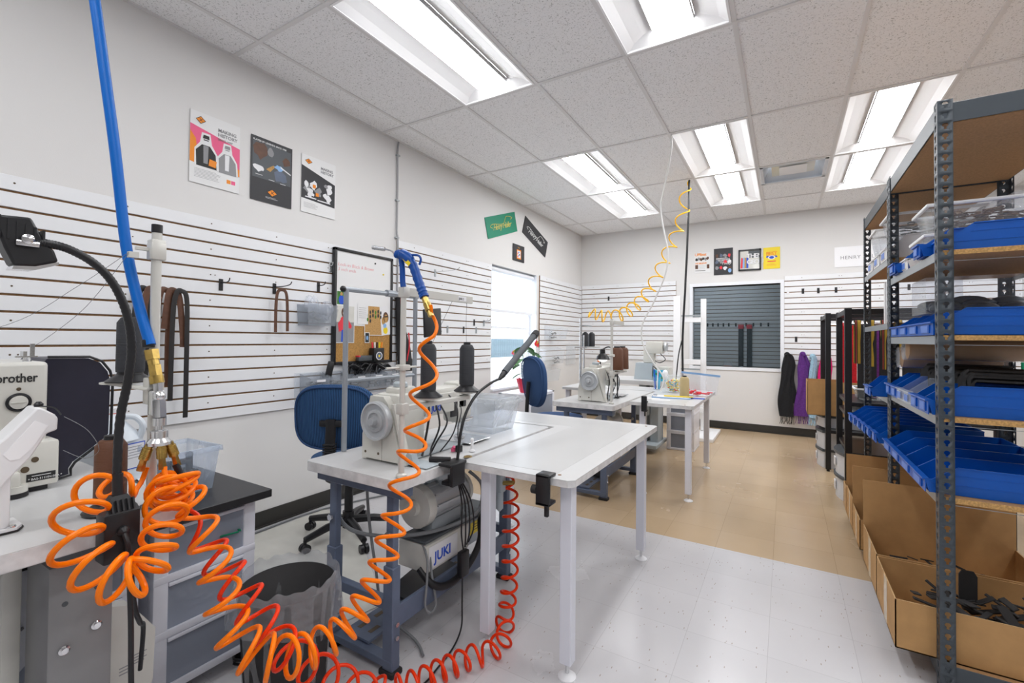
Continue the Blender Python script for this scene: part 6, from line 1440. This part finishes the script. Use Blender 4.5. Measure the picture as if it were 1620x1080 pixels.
def lhook(label, y, z, m='black', L=.0, group='hooks on the left wall', arm_to=None):
    t = thing('slatwall_hook', label, 'hook', (HL, y, z), PI / 2, group)
    mb(m).bx((-.012, -.004, -.035), (.012, 0, .035), bev=.001, seg=1).build('hook_plate', t)
    if L: mb('steel' if m != 'black' else 'black').tube(catmull([(0, -.004, .012), (0, -L * .5, .01), (0, -L * .9, .018), (0, -L, .036)], 4), .0032, 8).build('hook_arm', t)
    return t
lhook('short black hook left of the brown strap on the long slatwall', 1.462, 1.565, L=.10)
lhook('long black hook behind the brown folded strap', 1.80, 1.575, L=.19)
lhook('black hook just left of the clear wall bin', 2.135, 1.62, L=.08)
lhook('shiny metal hook near the top of the left pole', 1.135, 1.65, 'steel', L=.03)
lhook('pale hook with a long wire arm, upper part of the slatwall right of the board', 3.43, 1.89, 'galv', L=.30)
lhook('black hook beside the window edge, highest of the low group', 4.09, 1.43, L=.22)
lhook('steel hook beside the window edge', 4.28, 1.43, 'galv', L=.12)
for k, (y, m_) in enumerate(((3.39, 'black'), (3.63, 'galv'), (3.90, 'black'), (4.13, 'galv'))): lhook(f'{"black" if m_ == "black" else "pale"} hook in the low row beside the window, {["leftmost", "second", "third", "rightmost"][k]}', y, 1.345, m_, group='low row of hooks beside the window')
lhook('small steel hook at the edge of the message board', 2.235, 1.78, 'steel', L=.03)

# bins on the corner slatwall
for k, (y, z, w2) in enumerate(((5.80, 1.26, .52), (5.60, .90, .62), (5.62, .66, .45))):
    t = thing('clear_wall_bin', ['upper clear bin on the slatwall near the corner', 'middle wide clear bin on the slatwall near the corner', 'lowest milky clear bin near the corner, under the slatwall'][k], 'storage bin', (LX + .02, y, z), PI / 2, 'clear bins near the corner')
    h2 = .19 if k != 1 else .24
    f = mb('clearw'); f.prism([(-.10, 0), (0, 0), (0, h2), (-.13, h2 * .85)], .002, 'x', 0).prism([(-.10, 0), (0, 0), (0, h2), (-.13, h2 * .85)], .002, 'x', w2); f.quad((0, -.10, 0), (w2, -.10, 0), (w2, -.13, h2 * .85), (0, -.13, h2 * .85)); f.quad((0, 0, 0), (w2, 0, 0), (w2, 0, h2), (0, 0, h2)); f.quad((0, -.1, 0), (w2, -.1, 0), (w2, 0, 0), (0, 0, 0)); f.build('bin_body', t)
    if k < 2: fill_mess('rim', .035, .09, .10, (LX + .075, y + w2 * (.3 if k == 0 else .75), z + .004), ['dark parts in the upper clear bin near the corner', 'dark parts in the middle clear bin near the corner'][k], 0, 34)
single('notice_sheet', mb('clearw').bx((0, -.003, 0), (.36, 0, .30)), 'pale translucent sheet holder in the corner, right of the clear bins', 'sheet holder', None, (LX + .022, 6.55, .86), PI / 2)

# ================================================================ far wall prints
t, th = panel_on_wall('wall_poster', 'white magazine-style poster with orange title, leftmost on the far wall', 'poster', -1.158, 2.253, .215, .30, side='back', off=.001, group='prints on the far wall')
text('UPBeat', .058, 'orangeink', (.004, -th - .001, .252), ROT_S, t, bold=.001, spacing=.9); text('WE BELIEVE!', .032, 'orangeink', (.008, -th - .001, .130), ROT_S, t, bold=.0008, spacing=.9)
for k in range(6): patch(t, ['ink', 'greyink', 'leather'][k % 3], blob(.03 + .03 * k, .20 + .008 * (k % 2), .018, .022, 9, .3, k), th, .0006 + .0001 * k)
patch(t, 'leather', R4(.01, .06, .05, .12), th, .0008); patch(t, 'leather', R4(.17, .06, .205, .12), th, .0008); lines(t, .06, .11, .10, 6, .012, 'greyink', th); lines(t, .01, .03, .18, 1, .01, 'ink', th, .008)
t, th = panel_on_wall('wall_poster', 'dark collage poster with one corner curling, second on the far wall', 'poster', -.893, 2.205, .25, .385, 'charc', side='back', off=.001, group='prints on the far wall')
for k in range(12): patch(t, ['greyink', 'redink', 'label', 'leather', 'bench'][k % 5], blob(.04 + .055 * (k % 4), .10 + .09 * (k // 4), .022, .026, 9, .4, k + 20), th, .0006 + .0001 * k)
lines(t, .03, .24, .19, 4, .014, 'label', th, .006); patch(t, 'skyink', blob(.21, .06, .022, .03), th, .002)
text('Today', .05, 'paper', (.10, -th - .002, .15), ROT_S, t, shear=.3)
t, th = panel_on_wall('framed_print', 'black-framed print of books and cut-out letters on the far wall', 'framed print', -.565, 2.25, .27, .285, 'machine', side='back', th=.012, off=.001, group='prints on the far wall'); t.scale = (1.0, 1, 1)
f = mb('black'); w2, h2 = .27, .285; h2 = .285
f.bx((-.006, -.022, -.006), (.014, 0, h2 + .006)).bx((w2 - .014, -.022, -.006), (w2 + .006, 0, h2 + .006)).bx((-.006, -.022, -.006), (w2 + .006, 0, .014)).bx((-.006, -.022, h2 - .014), (w2 + .006, 0, h2 + .006)); f.build('frame', t)
for k, m_ in enumerate(('redink', 'skyink', 'boarde', 'blueink')): patch(t, m_, [(.02 + .025 * k, .03), (.045 + .025 * k, .03), (.055 + .022 * k, .17), (.03 + .022 * k, .18)], th, .0006 + .0002 * k)
text('THEN\nGEOU', .085, 'label', (.10, -th - .003, .17), ROT_S, t, spacing=.8, bold=.002); patch(t, 'rim', R4(.12, .17, .255, .27), th, .0004)
t, th = panel_on_wall('wall_poster', 'bright yellow poster with a blue badge on the far wall', 'poster', -.262, 2.252, .20, .295, 'yellowp', side='back', off=.001, group='prints on the far wall')
text('BEST', .068, 'orangeink', (.032, -th - .001, .185), ROT_S, t, bold=.0015, spacing=.9); patch(t, 'blueink', [(.03, .155), (.17, .155), (.16, .178), (.04, .178)], th); patch(t, 'label', blob(.10, .155, .045, .028), th, .001); patch(t, 'blueink', blob(.10, .155, .03, .018), th, .0014); patch(t, 'redink', R4(.05, .095, .15, .108), th); lines(t, .04, .06, .12, 2, .014, 'redink', th, .003)
t, th = panel_on_wall('wall_banner', 'rectangular glossy white banner with thin black lettering above the right far slatwall', 'banner', .545, 2.215, .60, .26, 'bannerw', side='back', off=.002)
text('HENRY HELLER', .06, 'greyink', (.06, -th - .001, .10), ROT_S, t, spacing=1.15)

# next room seen through the inside window
for k, x in enumerate((-.76, -.61)):
    t = thing('hanging_strap', ['dark strap with a red tag in the next room, left of two', 'dark strap with a red tag in the next room, right of two'][k], 'strap', (x, BY + 2.94, 0), 0, 'straps in the next room'); mb('blackm').bx((-.045, -.01, .35), (.045, .01, 1.5), bev=.01).build('strap_cloth', t); mb('redink').bx((-.05, -.012, 1.50), (.05, .012, 1.58), bev=.005).build('red_tag', t)
t = thing('shelf_ledge', 'low grey counter in the next room behind the inside window', 'counter', (-2.2, BY + .75, 0)); mb('machine2').bx((0, 0, .72), (2.2, .5, .75)).bx((.05, .05, 0), (.1, .45, .72)).bx((2.1, .05, 0), (2.15, .45, .72)).build('counter_body', t)
t = thing('glass_jar', 'jar of orange pieces on the counter behind the inside window', 'jar', (-.80, BY + .95, .751)); mb('jar').lathe((0, 0, 0), [(.07, 0), (.075, .12), (.06, .15), (.06, .18)], n=24, cap=False).build('jar_glass', t); mb('orangep').cyl((0, 0, .004), (0, 0, .10), .065).build('orange_filling', t)
single('white_cloth', mb('label').ball((0, 0, .05), .06, (1.2, .8, .9), 9), 'white crumpled cloth beside the orange jar in the next room', 'cloth', None, (-.60, BY + .9, .751))
t = thing('round_ceiling_lamp', 'small round lit lamp in the ceiling of the next room', 'ceiling light', (-.93, 8.55, CZ - .78)); mb('lampglow').lathe((0, 0, .0), [(.10, 0), (.10, .01), (.03, .015)], n=24).build('lamp_disc', t); mb('conduit').cyl((0, 0, .012), (0, 0, .785), .008).build('hanging_stem', t)

# ================================================================ chairs
def chair(label, loc, rz, fab, bw, bh, bz, seat_z, bar=True, egg=False):
    t = thing('office_chair', label, 'office chair', loc, rz, 'blue fabric task chairs')
    f = mb(fab); n = 22
    def prof(a):
        c, s_ = math.cos(a), math.sin(a); e_ = .62 if not egg else .8
        x = math.copysign(abs(c) ** e_, c) * bw / 2; z = math.copysign(abs(s_) ** e_, s_) * bh / 2
        if egg: x *= 1 + .16 * s_
        return x, z
    rings = []
    for (sc, y) in ((.01, -.275), (.55, -.272), (.88, -.262), (.98, -.248), (1.0, -.232), (.98, -.216), (.86, -.206), (.5, -.196), (.01, -.194)):
        R_ = []
        for i in range(44):
            x, z = prof(2 * PI * i / 44); x *= sc; z *= sc; R_.append(f.bm.verts.new((x, y + .35 * x * x * 1.0 - .10 * z, bz + z)))
        rings.append(R_)
    F = []
    for a, b_ in zip(rings, rings[1:]): F += f._bridge(a, b_)
    f._fin([v for r in rings for v in r], F); f.build('backrest', t)
    pp = []
    for i in range(45):
        x, z = prof(2 * PI * i / 44); pp.append((x * .93, -.266 + .35 * x * x * .9 - .10 * z * .93, bz + z * .93))
    mb(fab if fab != 'ribfab' else 'chairfab').tube(pp[:-1], .006, 8, closed=True).build('piping', t)
    g = mb('chairfab' if fab != 'ribfab' else 'ribfab'); g.lathe((0, .03, seat_z - .06), [(.19, 0), (.235, .015), (.245, .04), (.235, .065), (.15, .078), (.02, .08)], n=36); g.build('seat', t)
    mb('black').lathe((0, .03, seat_z - .075), [(.15, 0), (.2, .014)], n=28).build('seat_pan', t)
    bk = mb('black')
    if bar: bk.bx((-.07, -.30, bz - .045), (.07, -.272, bz - .005), bev=.012)
    bk.tube(catmull([(0, -.292, bz - .0), (0, -.300, bz - .12), (0, -.305, seat_z + .02), (0, -.27, seat_z - .07), (0, -.05, seat_z - .085)], 6), .03 if bar else .018, 10, flat=(1, .55, (1, 0, 0)) if bar else None); bk.build('back_bracket', t)
    if bar:
        g = mb('blackm')
        for k in range(14): g.bx((-.033, -.328, seat_z - .04 + k * .014), (.033, -.284, seat_z - .033 + k * .014), bev=.002, seg=1)
        g.build('ribbed_sleeve', t)
    mb('black').cyl((0, 0, .09), (0, 0, seat_z - .08), .026, n=18).cyl((0, 0, .06), (0, 0, .16), .036, n=18).build('gas_column', t)
    for k in range(5):
        a = 2 * PI * k / 5 + .35; d = Vector((math.cos(a), math.sin(a), 0))
        lg = mb('black').tube([d * .02 + Vector((0, 0, .105)), d * .15 + Vector((0, 0, .10)), d * .29 + Vector((0, 0, .075))], [.026, .023, .018], 10).build('base_arm', t)
        e_ = Vector((-d.y, d.x, 0)); c = d * .29
        mb('black').cyl(c + e_ * .004 + Vector((0, 0, .027)), c + e_ * .024 + Vector((0, 0, .027)), .026, n=16).cyl(c - e_ * .024 + Vector((0, 0, .027)), c - e_ * .004 + Vector((0, 0, .027)), .026, n=16).cyl(c + Vector((0, 0, .03)), c + Vector((0, 0, .075)), .010, n=10).build('caster', lg)
    return t
chair('blue ribbed office chair seen from behind, between the wall and the nearest bench', (-2.37, 1.965, 0), .52, 'ribfab', .49, .39, .785, .50)
chair('plain dark blue chair with an egg-shaped back by the window', (-1.86, 3.90, 0), -.53, 'chairfab', .37, .47, .865, .53, False, True)
# floor mat and cable by the wall
single('floor_mat', mb('machine').prism([(-2.87, 1.40), (-2.87, 2.16), (-2.62, 2.20), (-1.62, 1.555), (-1.68, 1.30), (-2.3, 1.15)], .004, 'z', .001), 'flat beige mat under the ribbed blue chair', 'mat')
cable('floor_cable', 'gcord', [(-2.885, 1.1, .009), (-2.885, 1.65, .009), (-2.89, 2.06, .009), (-2.80, 2.4, .009), (-2.6, 2.9, .009)], .006, 'grey cable lying along the skirting behind the ribbed blue chair')

# plant, stand and flower by the window
cart('white drawer cart under the window carrying the potted plant', (-2.58, 4.66, 0), .62, .40, .645, 2, PI / 2)
t = thing('potted_plant', 'potted anthurium with a red bloom in red foil on the cart by the window', 'potted plant', (-2.55, 4.56, .646))
f = mb('pinkpot'); f.grid(lambda u, v: Vector(((.06 + .035 * v + .010 * math.sin(9 * 2 * PI * u) * v) * math.cos(2 * PI * u), (.06 + .035 * v + .010 * math.sin(9 * 2 * PI * u) * v) * math.sin(2 * PI * u), .15 * v + .012 * math.sin(7 * 2 * PI * u) * v)), 72, 6); f.lathe((0, 0, 0), [(.06, 0), (.061, .002)], n=24); f.m('leather').cyl((0, 0, .12), (0, 0, .125), .078); f.build('foil_pot', t)
rr = random.Random(21)
for k in range(15):
    a = rr.uniform(0, 2 * PI); r_ = rr.uniform(.04, .17); h3 = rr.uniform(.20, .50); tip = Vector((r_ * math.cos(a), r_ * math.sin(a), h3)); L_ = rr.uniform(.08, .13); d = Vector((math.cos(a), math.sin(a), -.35)).normalized(); s2 = Vector((-math.sin(a), math.cos(a), 0))
    f = mb('leaf'); f.tube(catmull([(0, 0, .12), (r_ * .3 * math.cos(a), r_ * .3 * math.sin(a), h3 * .7), tip], 5), .0025, 6)
    f.grid(lambda u, v: tip + d * (L_ * (u * 1.25 - .2)) + s2 * ((v - .5) * L_ * .85 * math.sin(PI * min(1, u * .9 + .1)) ** .7) + Vector((0, 0, -.03 * u * u + .02 * abs(v - .5))), 8, 4)
    f.build('leaf', t)
for k, (p, s_, m_) in enumerate((((.02, .23, .55), .055, 'petal'), ((-.05, -.20, .45), .03, 'pinkink'), ((.03, -.27, .42), .028, 'pinkink'))):
    p = Vector(p); f = mb(m_)
    f.grid(lambda u, v: p + Vector((.3 * s_ * (v - .5), s_ * 1.6 * (v - .5) * math.sin(PI * min(1, u + .08)), s_ * 1.4 * (u - .4) + .2 * s_ * math.sin(5 * v))), 8, 6); f.m('yellowp').cyl(p, p + Vector((.02, 0, .035)), .005); f.m('leaf').tube(catmull([(0, 0, .12), (p.x * .4, p.y * .3, .3), p - Vector((0, 0, .02))], 5), .0022, 6); f.build('flower', t)
# white outlet boxes and sprinkler
t = thing('ceiling_sprinkler', 'small white ceiling fitting at the top edge of the picture', 'ceiling fitting', (-.02, 1.52, CZ)); mb('label').lathe((0, 0, -.03), [(.02, 0), (.03, .015), (.04, .03)], n=20).build('fitting_body', t)
